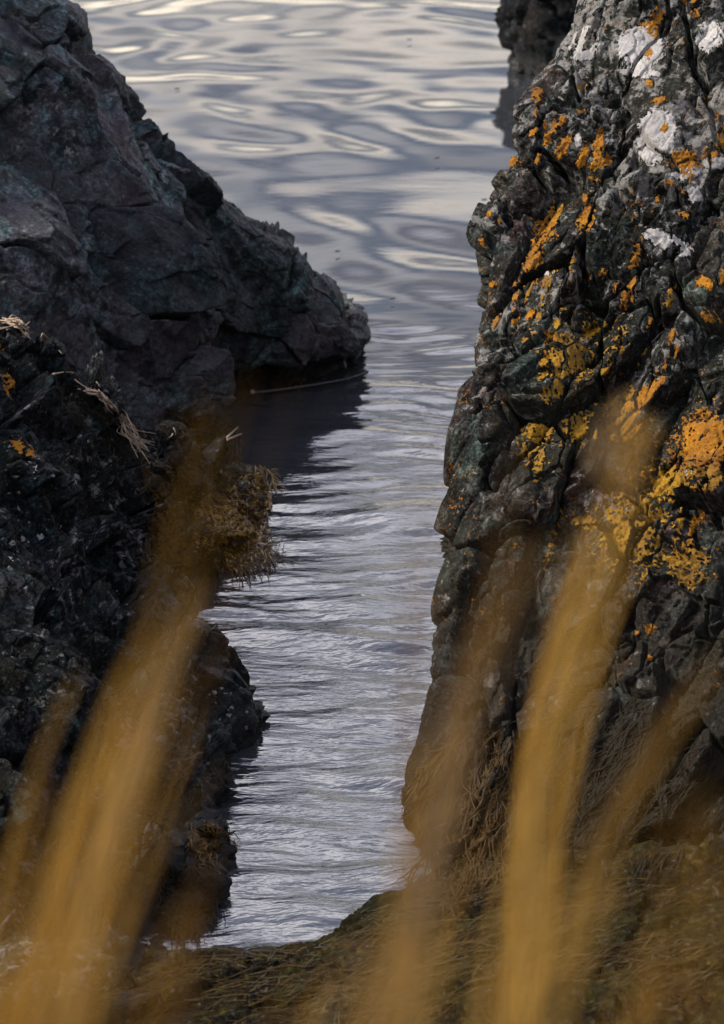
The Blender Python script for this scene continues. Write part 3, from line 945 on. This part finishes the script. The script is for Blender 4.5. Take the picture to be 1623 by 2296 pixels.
WHITE = [(1470, 308, 46, 62, 10), (1436, 108, 54, 50, 20), (1432, 164, 48, 13, 5), (1310, 100, 34, 42, 25), (1592, 85, 32, 36, 0), (1602, 148, 20, 22, 0),
         (1296, 316, 9, 18, 0), (1562, 436, 24, 20, 0), (1602, 366, 28, 16, 0), (1540, 388, 34, 17, -10), (1545, 1062, 14, 9, 0), (1500, 545, 60, 20, 25), (1236, 600, 12, 24, 25)]
lichen(cliff, 'white_lichen', WHITE, M['white'], 0.004, 24, 0.5, -0.05, 801)
ORANGE = [(1470, 40, 15, 34, 25), (1447, 58, 16, 10, 0), (1535, 3, 12, 14, 30), (1478, 226, 16, 11, -15), (1240, 240, 11, 16, 15), (1217, 288, 15, 20, 0), (1205, 348, 10, 26, -10),
          (1262, 335, 14, 44, 28), (1342, 330, 14, 50, 5), (1360, 362, 30, 14, 0), (1535, 362, 40, 28, 0), (1592, 350, 22, 18, 0), (1500, 412, 15, 10, 0), (1546, 482, 24, 18, 0),
          (1222, 498, 34, 56, 15), (1198, 590, 24, 70, 14), (1090, 540, 15, 18, 0), (1316, 490, 20, 40, 10), (1160, 700, 12, 42, 8), (1414, 628, 15, 84, 14), (1350, 612, 11, 9, 0),
          (1582, 636, 30, 14, 20), (1480, 732, 34, 11, -35), (1560, 770, 9, 22, 15), (1222, 756, 34, 14, 8), (1150, 640, 10, 20, 0), (1618, 320, 14, 22, 0), (1300, 250, 12, 8, 0), (1448, 905, 26, 92, 32),
          (1592, 985, 90, 78, -30), (1430, 1420, 7, 7, 0), (1562, 1165, 14, 74, 20), (1610, 720, 12, 14, 0)]
for (cx, cy, rx, ry, tl) in list(ORANGE):
    for _ in range(2):
        a_ = random.uniform(0, 6.28); q_ = random.uniform(30, 80)
        ORANGE.append((cx + q_ * math.cos(a_) * 0.7, cy + q_ * math.sin(a_), random.uniform(6, 14), random.uniform(8, 24), random.uniform(0, 25)))
lichen(cliff, 'orange_lichen', ORANGE, M['orange'], 0.0048, 30, 1.5, -0.02, 811)
OCHRE = [(1278, 800, 62, 66, 20), (1372, 850, 26, 110, 14), (1208, 960, 46, 62, 10), (1292, 955, 48, 44, 0), (1392, 930, 44, 70, 20), (1330, 745, 40, 26, 10),
         (1424, 1190, 92, 100, 10), (1500, 1085, 80, 50, -25), (1540, 1262, 50, 60, 15), (1310, 1172, 26, 22, 0), (1180, 1010, 18, 24, 0), (1590, 1075, 44, 34, 0), (1240, 880, 30, 40, 15)]
OCHRE += [(random.uniform(1180, 1600), random.uniform(450, 1250), random.uniform(7, 14), random.uniform(50, 110), random.uniform(12, 30)) for _ in range(16)]
lichen(cliff, 'ochre_lichen', OCHRE, M['ochre'], 0.0045, 26, 2.0, 0.02, 821)
lichen(ridge, 'grey_lichen', [(90, 60, 60, 26, 10), (205, 175, 22, 34, 10), (140, 290, 30, 24, 0), (160, 340, 40, 20, 10), (60, 250, 30, 40, 0), (30, 180, 24, 30, 0), (100, 130, 60, 30, 0), (40, 330, 30, 20, 0), (120, 230, 50, 30, 0)], M['grey'], 0.003, 16, 1.8, 0.55, 851)
lichen(ridge, 'yellow_lichen', [(30, 30, 40, 24, 0), (150, 150, 18, 10, 0), (20, 300, 30, 16, 0)], M['ochre'], 0.003, 30, 1.8, 0.6, 861)
lichen(near, 'orange_lichen', [(14, 862, 26, 50, 0), (30, 1003, 44, 24, 0), (64, 1020, 18, 28, 0), (4, 772, 14, 26, 0)], M['orange'], 0.007, 26, 1.1, 0.2, 831)
lichen(near, 'grey_lichen', [(60, 1050, 52, 44, 0), (20, 950, 34, 30, 0), (25, 1260, 34, 22, 0), (130, 1090, 24, 20, 0)], M['white'], 0.004, 30, 1.4, 0.5, 841)
print('lichen')

# ------------------------------------------------------------------ strands lying on rock
def ribbons(paths, normals, widths, fold=0.25):
    V, Fq = [], []
    k = 0
    for Pt, Nn, w in zip(paths, normals, widths):
        Pt = np.asarray(Pt, float); Nn = np.asarray(Nn, float)
        n = len(Pt)
        T = np.gradient(Pt, axis=0); T /= np.linalg.norm(T, axis=1, keepdims=True) + 1e-9
        S = np.cross(T, Nn); S /= np.linalg.norm(S, axis=1, keepdims=True) + 1e-9
        U = np.cross(S, T)
        t = np.linspace(0, 1, n)[:, None]
        ww = w * np.minimum(1, 0.5 + 3 * t) * np.sqrt(np.clip(1.02 - t ** 3, 0, 1)) * 0.5
        V += [Pt - S * ww, Pt + U * ww * fold * 2, Pt + S * ww]
        a = np.arange(n)
        Fq.append(np.stack([k + a[:-1], k + n + a[:-1], k + n + a[1:], k + a[1:]], 1))
        Fq.append(np.stack([k + n + a[:-1], k + 2 * n + a[:-1], k + 2 * n + a[1:], k + n + a[1:]], 1))
        k += 3 * n
    return np.concatenate(V), np.concatenate(Fq)

def rock_strand(px, py, dx, dy, n, step, lift, curl, droop_water=True):
    pts, nos = [], []
    ang = math.atan2(dy, dx)
    prev = None
    for i in range(n):
        s = surf(px, py)
        if s is None or (prev is not None and np.linalg.norm(s[0] - prev) > 0.16):
            if prev is None: return None
            w = W(px, py, 0.012)
            if np.linalg.norm(w - prev) > 0.10: break
            q, nn = w, np.array([0, 0, 1.0])
        else:
            q, nn = s[0], s[1]
            if q[2] < 0.0: q = W(px, py, 0.012); nn = np.array([0, 0, 1.0])
        prev = q
        t = i / (n - 1)
        pts.append(q + nn * (lift * (0.3 + math.sin(math.pi * t) + 0.3 * random.random())))
        nos.append(nn)
        ang += random.gauss(0, curl)
        px += step * math.cos(ang); py += step * math.sin(ang)
    if len(pts) < 3: return None
    pts = np.array(pts); nos = np.array(nos)
    if len(pts) > 3:
        pts[1:-1] = 0.5 * pts[1:-1] + 0.25 * (pts[:-2] + pts[2:])
        nos[1:-1] = nos[1:-1] + nos[:-2] + nos[2:]
    return pts, nos

def strand_clump(name, label, cat, cx, cy, rx, ry, tilt, dirn, count, length, w, mat, lift=0.012, curl=0.35, spread=0.5, kind=None, rock=None):
    paths, nos, ws = [], [], []
    a = math.radians(tilt)
    for _ in range(count):
        r = math.sqrt(random.random()); t = random.uniform(0, 2 * math.pi)
        u, v = rx * r * math.cos(t), ry * r * math.sin(t)
        px, py = cx + u * math.cos(a) - v * math.sin(a), cy + u * math.sin(a) + v * math.cos(a)
        d = math.radians(dirn) + random.gauss(0, spread)
        n = 7
        L = length * random.uniform(0.5, 1.3)
        st = rock_strand(px, py, math.cos(d), math.sin(d), n, L / n, lift * random.uniform(0.3, 1.6), curl)
        if st is None: continue
        paths.append(st[0]); nos.append(st[1]); ws.append(w * random.uniform(0.5, 1.5))
    V, Fq = ribbons(paths, nos, ws)
    me = make_mesh(name, V, Fq, mat)
    if kind:
        return tag(link(name, me), label, cat, kind=kind)
    o = thing(name, label, cat, V.mean(0))
    link('fronds', me, o)['kind'] = 'stuff'
    return o

strand_clump('seaweed', 'dark wiry seaweed hanging over the rock above the waterline at left', 'seaweed', 445, 1015, 95, 60, 25, 50, 800, 60, 0.0042, M['weed_dark'], 0.006)
strand_clump('seaweed', 'brown crown of seaweed on top of the hanging dark weed', 'seaweed', 410, 950, 80, 28, 10, 40, 340, 55, 0.0042, M['weed'], 0.006)
strand_clump('seaweed', 'golden seaweed tuft at the rock tip just under the dark reflection', 'seaweed', 572, 1090, 44, 50, 20, 60, 220, 34, 0.0045, M['weed_gold'], 0.006)
strand_clump('seaweed', 'golden brown seaweed band running diagonally down the left rock', 'seaweed', 420, 1115, 130, 48, 38, 45, 1000, 50, 0.0045, M['weed'], 0.006)
strand_clump('seaweed', 'yellow seaweed fringe along the lower edge of the diagonal band', 'seaweed', 490, 1160, 95, 34, 35, 30, 520, 36, 0.005, M['weed_gold'], 0.006)
strand_clump('seaweed', 'broad brown seaweed mat trailing into the ripples at left', 'seaweed', 500, 1235, 110, 46, 5, 5, 800, 50, 0.0055, M['weed'], 0.006)
strand_clump('seaweed', 'sparse yellow tips over the broad brown seaweed mat', 'seaweed', 510, 1225, 95, 38, 5, 20, 260, 30, 0.005, M['weed_gold'], 0.006)
strand_clump('seaweed', 'small bladdery golden leaves along the seaweed edge over the ripples', 'seaweed', 545, 1170, 60, 110, 10, 40, 380, 16, 0.009, M['weed_gold'], 0.006, 0.5, 0.9)
strand_clump('seaweed', 'wet dark brown leaves matted between the golden seaweed', 'seaweed', 470, 1160, 130, 110, 25, 40, 1200, 20, 0.010, M['weed'], 0.005, 0.5, 0.9)
strand_clump('seaweed', 'rusty seaweed at the waterline near the bottom left of the water', 'seaweed', 470, 1880, 50, 36, 0, 40, 340, 34, 0.0045, M['weed'], 0.010)
strand_clump('seaweed', 'dark weed on the rock edge standing in for the dark reflection below the rusty seaweed', 'seaweed', 420, 2000, 70, 100, 15, 60, 500, 40, 0.0045, M['weed_dark'], 0.010)
strand_clump('seaweed', 'brown seaweed draped down the foot of the right cliff', 'seaweed', 1060, 1800, 130, 190, 10, 112, 900, 110, 0.005, M['weed'], 0.006, 0.2, 0.25)
strand_clump('seaweed', 'dark weed streaks on the cliff foot at far right', 'seaweed', 1400, 1750, 230, 190, 0, 125, 1100, 110, 0.0045, M['weed_dark'], 0.006, 0.2, 0.25)
strand_clump('dead_grass', 'flattened brown dead grass over the right half of the ledge', 'grass', 1250, 2120, 400, 190, 0, 160, 1300, 150, 0.0022, M['straw_dark'], 0.006, 0.07, 0.2, kind='stuff')
strand_clump('moss', 'dark olive moss strands between the dead grass on the ledge', 'moss', 1100, 2160, 560, 150, 0, 160, 500, 70, 0.003, M['moss'], 0.006, 0.12, 0.3, kind='stuff')
strand_clump('dead_grass', 'flattened brown dead grass over the left half of the ledge', 'grass', 420, 2230, 470, 110, 0, 165, 500, 130, 0.0022, M['straw_dark'], 0.006, 0.08, 0.22, kind='stuff')
strand_clump('dark_grass', 'black matted grass on the crest of the left rock under the straw', 'grass', 170, 890, 170, 60, 35, 40, 1000, 60, 0.0035, M['weed_dark'], 0.010, 0.3, 0.4, kind='stuff')

# big leaf tips of weed afloat
def leaf_blade(name, label, cat, pts, width, mat, z0=0.015):
    c = [W(*p, z0) for p in pts]
    A = catmull(np.array(c), [6] * (len(c) - 1))
    nos = np.tile([0, -0.3, 1.0], (len(A), 1))
    V, Fq = ribbons([A], [nos], [width], 0.2)
    V2 = V - np.array([0, 0, 0.004])
    o = link(name, make_mesh(name, np.concatenate([V, V2]), np.concatenate([Fq, Fq[:, ::-1] + len(V)]), mat))
    return tag(o, label, cat)
M['weed_red'] = plain('red_brown_kelp', (0.07, 0.026, 0.007), 0.3, 0.4, 40)
leaf_blade('seaweed_frond', 'red brown seaweed frond floating farthest from the left rock', 'seaweed', [(545, 1228), (575, 1222), (608, 1226)], 0.045, M['weed_red'])
leaf_blade('seaweed_frond', 'reddish frond floating just below the farthest floating frond', 'seaweed', [(520, 1240), (555, 1246), (588, 1254)], 0.03, M['weed_red'])
leaf_blade('seaweed_frond', 'thin dark frond drifting apart from the seaweed mat', 'seaweed', [(622, 1258), (640, 1254), (660, 1258)], 0.02, M['fleck'])

# floating specks on the open water
SPK = [(397, 198, 'tiny dark speck floating on the pale water at upper left'), (980, 353, 'dark speck floating right of centre on the far water'), (1086, 447, 'dark speck floating close to the cliff edge'),
       (918, 88, 'faint speck floating nearest the top of the water'), (880, 668, 'small speck floating in the gap between ridge tip and cliff'), (757, 562, 'speck floating on the pale band beyond the ridge'),
       (1120, 898, 'speck floating close under the cliff at mid height')]
for px, py, lb in SPK:
    leaf_blade('floating_weed', lb, 'seaweed', [(px - 6, py + 1), (px, py), (px + 6, py)], 0.022, M['fleck'], 0.035)['group'] = 'weed specks afloat'

# ------------------------------------------------------------------ tubes: stalks, twigs
def tube(pts, radii, sides=7):
    A = np.asarray(pts, float); n = len(A)
    T = np.gradient(A, axis=0); T /= np.linalg.norm(T, axis=1, keepdims=True) + 1e-9
    ref = np.array([0.13, 0.2, 0.97])
    S = np.cross(T, ref); S /= np.linalg.norm(S, axis=1, keepdims=True) + 1e-9
    U = np.cross(S, T)
    th = np.linspace(0, 2 * math.pi, sides, endpoint=False)
    R = np.asarray(radii, float)
    if R.ndim == 0: R = np.full(n, float(R))
    V = A[:, None] + R[:, None, None] * (np.cos(th)[None, :, None] * S[:, None] + np.sin(th)[None, :, None] * U[:, None])
    idx = np.arange(n * sides).reshape(n, sides)
    nx = np.roll(idx, -1, 1)
    Fq = np.stack([idx[:-1], nx[:-1], nx[1:], idx[1:]], -1).reshape(-1, 4)
    cap0 = np.tile(A[:1], (1, 1)); cap1 = A[-1:]
    Vf = np.concatenate([V.reshape(-1, 3), cap0, cap1])
    k0, k1 = n * sides, n * sides + 1
    c0 = np.stack([np.full(sides, k0), idx[0], nx[0], np.full(sides, k0)], 1)
    # caps as degenerate-free triangles joined to quads in pairs
    tri0 = np.stack([np.full(sides, k0), nx[0], idx[0]], 1); tri1 = np.stack([np.full(sides, k1), idx[-1], nx[-1]], 1)
    return Vf, Fq, np.concatenate([tri0, tri1])

def tube_mesh(name, tubes, mat):
    me = bpy.data.meshes.new(name)
    V, Fs, k = [], [], 0
    for v, q, t in tubes:
        V += v.tolist(); Fs += (q + k).tolist() + (t + k).tolist(); k += len(v)
    me.from_pydata(V, [], Fs)
    me.polygons.foreach_set('use_smooth', [True] * len(me.polygons))
    me.materials.append(mat)
    me.update()
    return me

def kelp_stalk():
    c = [W(566, 880, 0.035), W(600, 877, 0.03), W(660, 869, 0.022), W(720, 860, 0.02), W(775, 850, 0.02), W(812, 838, 0.024), W(826, 832, 0.03)]
    A = catmull(np.array(c), [8] * 6)
    r = np.interp(np.linspace(0, 1, len(A)), [0, 0.1, 1], [0.008, 0.006, 0.004])
    root = thing('kelp_stalk', 'thin pale kelp stalk along the waterline at the foot of the dark ridge', 'kelp', c[0])
    link('stem', tube_mesh('stem', [tube(A, r)], M['stalk']), root)
    t = np.linspace(0.05, math.pi - 0.05, 8)
    link('holdfast', tube_mesh('holdfast', [tube([c[0] + np.array([-0.013 * math.cos(a), 0, 0.003]) for a in t], [0.013 * math.sin(a) for a in t], 9)], M['straw']), root)
kelp_stalk()

def straw_bundle(name, label, strands, mat, rad, cat='grass'):
    tubes = []
    for pts in strands:
        c = []
        for (px, py, lift) in pts:
            s = surf(px, py)
            if s is None: continue
            c.append(s[0] + (CAM - s[0]) / np.linalg.norm(CAM - s[0]) * lift + np.array([0, 0, lift * 0.4]))
        if len(c) < 2: continue
        A = catmull(np.array(c), [6] * (len(c) - 1))
        tubes.append(tube(A, np.linspace(rad * random.uniform(0.7, 1.2), rad * 0.5, len(A)), 5))
    o = thing(name, label, cat, tubes[0][0][0])
    if len(tubes) <= 3:
        for t in tubes:
            link('stem', tube_mesh('stem', [t], mat), o)
    else:
        link('strands', tube_mesh('strands', tubes, mat), o)['kind'] = 'stuff'
    return o

def frayed(n):
    out = []
    for _ in range(n):
        j = lambda s: random.gauss(0, s)
        e = (random.uniform(295, 345), 0)
        out.append([(200 + j(9), 886 + j(4), 0.05), (225 + j(6), 898 + j(5), 0.07), (250 + j(5), 925 + j(5), 0.07), (272 + j(7), 955 + j(7), 0.06),
                    (295 + j(12), 982 + j(8), 0.05), (e[0] + j(6), 1005 + j(16), 0.03)])
    return out
straw_bundle('dry_grass_tuft', 'pale frayed tuft of dry grass lying down the left rock', frayed(34), M['straw'], 0.0032)
straw_bundle('straw', 'long straw stem sticking out of the frayed tuft', [[(205, 852, 0.08), (222, 880, 0.07), (240, 905, 0.06)]], M['straw'], 0.0045)
straw_bundle('straw', 'yellow stem pointing left from the frayed tuft', [[(165, 862, 0.05), (185, 874, 0.05), (208, 885, 0.05)]], M['straw'], 0.0035)
def heap(n):
    return [[(random.uniform(0, 30), 735 + random.gauss(0, 9), 0.05), (random.uniform(25, 50), 742 + random.gauss(0, 9), 0.07), (random.uniform(42, 72), 748 + random.gauss(0, 14), 0.05)] for _ in range(n)]
straw_bundle('dry_grass_tuft', 'small heap of pale straw on the crest at the left edge', heap(26), M['straw'], 0.004)
straw_bundle('straw', 'bent yellow straw on the dark crest right of the straw heap', [[(92, 778, 0.05), (96, 762, 0.08), (125, 790, 0.06), (140, 802, 0.05)], [(96, 762, 0.08), (118, 782, 0.06), (140, 803, 0.05)]], M['straw'], 0.004)
straw_bundle('straw', 'short yellow green straw lying below the bent straw', [[(120, 850, 0.05), (145, 845, 0.05), (166, 840, 0.05)]], M['straw'], 0.004)
straw_bundle('twig', 'forked white twig bit on the brown seaweed crown', [[(386, 968, 0.06), (384, 984, 0.06), (376, 998, 0.06)], [(388, 970, 0.06), (393, 982, 0.06), (391, 997, 0.06)]], M['barnacle'], 0.0055, 'twig')
straw_bundle('twig', 'pale bare stem beside the seaweed pointing out over the dark reflection', [[(512, 994, 0.04), (550, 982, 0.06), (594, 964, 0.05)]], M['straw'], 0.006, 'twig')
straw_bundle('twig', 'thin forked stem above the pale bare stem', [[(510, 985, 0.04), (548, 962, 0.06), (575, 950, 0.05)], [(548, 962, 0.06), (596, 958, 0.05)]], M['straw'], 0.0045, 'twig')

# ------------------------------------------------------------------ pebbles and barnacles set in the rock
def pebble_mesh(seed, mat, name):
    th = np.linspace(0, math.pi, 7); ph = np.linspace(0, 2 * math.pi, 9)[:-1]
    T, Ph = np.meshgrid(th, ph, indexing='ij')
    S = np.stack([np.sin(T) * np.cos(Ph), np.sin(T) * np.sin(Ph), 0.7 * np.cos(T)], -1)
    S = S * (1 + 1.0 * pn(S.reshape(-1, 3) * 1.3 + seed * 3.3, seed).reshape(S.shape[:2] + (1,)))
    n, m = S.shape[:2]
    idx = np.arange(n * m).reshape(n, m); nx = np.roll(idx, -1, 1)
    Fq = np.stack([idx[:-1], nx[:-1], nx[1:], idx[1:]], -1).reshape(-1, 4)
    att = np.tile([0.5, 0.9, 0.5, 1], (n * m, 1))
    return make_mesh(name, S.reshape(-1, 3), Fq, mat, att, smooth=False)
M['pebble'] = plain('pale_pebble', (0.10, 0.098, 0.098), 0.6, 0.5, 60)
PEB = [pebble_mesh(k, M['pebble'], 'pebble') for k in range(5)]
def scatter_pebbles(n, cx, cy, rx, ry, s0, s1):
    for _ in range(n):
        px, py = cx + random.uniform(-rx, rx), cy + random.uniform(-ry, ry)
        s = surf(px, py)
        if s is None: continue
        root = ROCKS[s[2]]['root']
        o = bpy.data.objects.new('pebble', random.choice(PEB))
        COL.objects.link(o)
        o.parent = root
        o.location = Vector([float(v) for v in s[0] - np.array(root.location) - s[1] * 0.004])
        q = Vector([float(v) for v in s[1]]).to_track_quat('Z', 'Y')
        o.rotation_euler = q.to_euler()
        k = random.uniform(s0, s1) ** 1.0
        o.scale = (k * random.uniform(0.7, 1.8), k * random.uniform(0.6, 1.3), k * 0.8)
scatter_pebbles(36, 110, 1090, 105, 130, 0.004, 0.012)
scatter_pebbles(26, 170, 1280, 170, 90, 0.004, 0.011)
scatter_pebbles(30, 515, 1600, 55, 60, 0.004, 0.010)
scatter_pebbles(20, 90, 2180, 100, 40, 0.006, 0.02)

# ------------------------------------------------------------------ golden grass right in front of the lens
def grass_stalk(label, way, dist, width, mat, group=None, head=0, leaf=True, droot=0.0):
    pts = [P(px, py, dist + 0.0006 * (k * 20)) for k, (px, py) in enumerate(way)]       # tip first
    low = pts[-1]
    d = pts[-1] - pts[-2]; d /= np.linalg.norm(d)
    zr = float(np.interp(dist, [0.3, 0.9, 1.5, 2.5], [3.34, 3.18, 2.6, 1.75]))
    t = max((low[2] - zr) / max(-d[2], 0.3), 0.05)
    root = low + d * t * np.array([0.4, 0.4, 1]) ; root[2] = zr
    c = np.array([root] + pts[::-1])
    A = catmull(c, [6] + [8] * (len(pts) - 1))
    o = thing('grass_stalk', label, 'grass', root, group)
    n = len(A)
    r = np.interp(np.linspace(0, 1, n), [0, 0.7, 1], [1, 0.8, 0.3]) * min(0.0013, width * 0.3)
    link('stem', tube_mesh('stem', [tube(A, r, 6)], mat), o)
    # leaf blade wrapped along the stem
    view = np.array([0.15, -1, 0.25])
    nos = np.tile(view, (n, 1))
    off = A + np.array([0.0015, -0.003, 0])
    V, Fq = ribbons([off], [nos], [width], 0.35)
    link('leaf', make_mesh('leaf', V, Fq, mat), o)
    if leaf:
        k0 = int(n * 0.35)
        base = A[k0]; up = A[min(k0 + 6, n - 1)] - base
        L = np.linalg.norm(A[-1] - base) * 0.8
        up = up / (np.linalg.norm(up) + 1e-9)
        tt = np.linspace(0, 1, 14)[:, None]
        B = base + up * L * tt + np.array([0.35, 0.1, -0.25]) * L * 0.35 * tt ** 2
        V, Fq = ribbons([B], [np.tile(view, (14, 1))], [width * 0.6], 0.35)
        link('leaf', make_mesh('leaf', V, Fq, mat), o)
    if head:
        Vs, Fs, k = [], [], 0
        m = int(n * (1 - head))
        tubes = []
        for i in range(46):
            q = A[random.randint(m, n - 1)]
            dd = A[-1] - A[m]; dd /= np.linalg.norm(dd)
            e = q + dd * random.uniform(0.006, 0.014) + np.array([random.gauss(0, 0.0035), random.gauss(0, 0.0035), random.gauss(0, 0.002)])
            tubes.append(tube([q, q * 0.6 + e * 0.4, q * 0.25 + e * 0.75, e], [0.0004, 0.0011, 0.0010, 0.0002], 5))
        link('seed_head', tube_mesh('seed_head', tubes, mat), o)['kind'] = 'stuff'
    return o

M['grass4'] = plain('pale_gold_grass', (0.50, 0.30, 0.065), 0.6, 0.25, 60, 0.35)
G1, G2, G3 = M['grass'], M['grass2'], M['grass3']
def bundle(desc, way, n, spread, dist, width, mats, tipjit=90, head=False):
    grp = desc + ' bundle'
    mats = list(mats) + [M['grass4']]
    n = max(2, int(n * 1.15))
    for k in range(n):
        ox = random.gauss(0, spread * 1.35); lean = random.gauss(0, 0.09)
        ty = abs(random.gauss(0, tipjit))
        w = []
        y0, y1 = way[0][1], way[-1][1]
        for i, (x, y) in enumerate(way):
            f = (y - y0) / (y1 - y0)
            yy = y + ty * (1 - f)
            xx = np.interp(yy, [q[1] for q in way], [q[0] for q in way])
            w.append((xx + ox * (0.55 + 0.45 * f) + lean * (y1 - yy) * 0.5 + random.gauss(0, 5), yy))
        grass_stalk('one of the ' + desc, w, random.uniform(*dist), width * random.uniform(0.2, 0.58), random.choice(mats), grp, head=0.2 if head and k < 2 else 0, leaf=(k % 3 == 0))

bundle('blurred golden blades crossing the right cliff', [(1440, 1020), (1385, 1130), (1330, 1290), (1265, 1480), (1210, 1720), (1180, 2050), (1150, 2420)], 10, 24, (0.85, 1.7), 0.0036, [G1, G1, G2], 160)
bundle('tan blurred heads at the top right of the golden blades', [(1535, 915), (1475, 1020), (1400, 1180), (1310, 1440), (1240, 1780), (1190, 2420)], 3, 22, (0.85, 1.05), 0.003, [G2], 80, True)
bundle('faint tan blades left of the golden ones over the cliff', [(1235, 1130), (1130, 1300), (1050, 1480), (985, 1720), (940, 2000), (900, 2420)], 4, 26, (0.8, 1.1), 0.0026, [G2, G3, G1], 120)
bundle('pinkish tan blades at the cliff foot beside the water', [(1045, 1620), (1010, 1750), (968, 1880), (930, 2060), (880, 2420)], 3, 16, (0.8, 1.0), 0.0034, [G2], 60)
bundle('faint tan blades along the left edge of the cliff', [(1085, 900), (1045, 1080), (1010, 1330), (985, 1600), (960, 2000), (940, 2420)], 3, 14, (0.9, 1.1), 0.0022, [G2, G3], 60)
bundle('brown blades leaning in from the right edge', [(1660, 1400), (1530, 1540), (1420, 1690), (1330, 1900), (1260, 2150), (1200, 2420)], 4, 40, (0.8, 1.1), 0.0026, [G3, G2, G3], 90)
bundle('golden blades low on the ledge right of centre', [(1300, 1640), (1200, 1850), (1130, 2080), (1070, 2420)], 5, 80, (0.75, 1.6), 0.003, [G1, G3], 140)
bundle('golden blades rising through the lower left', [(485, 1270), (435, 1400), (350, 1600), (275, 1830), (200, 2090), (110, 2420)], 16, 56, (0.75, 1.7), 0.0034, [G1, G1, G2, G3], 230)
bundle('brown blades left of the golden ones', [(310, 1480), (225, 1680), (150, 1900), (80, 2150), (10, 2420)], 8, 62, (0.7, 1.5), 0.0032, [G3, G1, G3], 160)
bundle('faint brown blades crossing the reflection under the ridge tip', [(640, 790), (585, 960), (530, 1150), (440, 1480), (340, 1900), (240, 2420)], 2, 18, (0.9, 1.05), 0.0010, [G3], 60)
bundle('faint brown blades over the seaweed crown', [(440, 870), (400, 1010), (360, 1180), (300, 1450), (230, 1900), (160, 2420)], 2, 18, (0.9, 1.05), 0.0012, [G1, G3], 60)
bundle('brown blades at the left edge low down', [(150, 1700), (80, 1920), (20, 2140), (-50, 2420)], 4, 50, (0.7, 0.95), 0.0032, [G3, G1], 120)
bundle('golden blades in the middle of the bottom edge', [(880, 2040), (820, 2160), (755, 2300), (710, 2460)], 4, 30, (0.75, 1.0), 0.004, [G1, G2], 60)
bundle('golden blades left of the middle at the bottom edge', [(730, 2140), (680, 2250), (620, 2460)], 3, 40, (0.75, 1.0), 0.0034, [G1, G3], 40)
bundle('broad faint golden blades nearest the lens at lower left', [(330, 1750), (230, 1950), (140, 2150), (40, 2460)], 6, 120, (0.45, 0.6), 0.003, [G1, G3], 150)
bundle('broad faint golden blades nearest the lens at lower right', [(1420, 1700), (1330, 1920), (1250, 2150), (1180, 2460)], 4, 170, (0.45, 0.6), 0.003, [G1, G3], 150)
bundle('short brown blades along the bottom right', [(1560, 1960), (1500, 2110), (1440, 2280), (1390, 2460)], 5, 110, (0.75, 1.05), 0.0030, [G3, G1, G3, G2], 120)
bundle('short brown blades along the bottom left', [(420, 1900), (350, 2060), (270, 2260), (200, 2460)], 7, 100, (0.75, 1.05), 0.0030, [G3, G1, G3], 120)
bundle('short golden blades low between water and ledge', [(1060, 2010), (1010, 2140), (950, 2290), (900, 2460)], 6, 70, (0.75, 1.05), 0.0028, [G1, G3, G2], 80)
print('done', sum(len(o.data.polygons) for o in bpy.data.objects if o.type == 'MESH'))
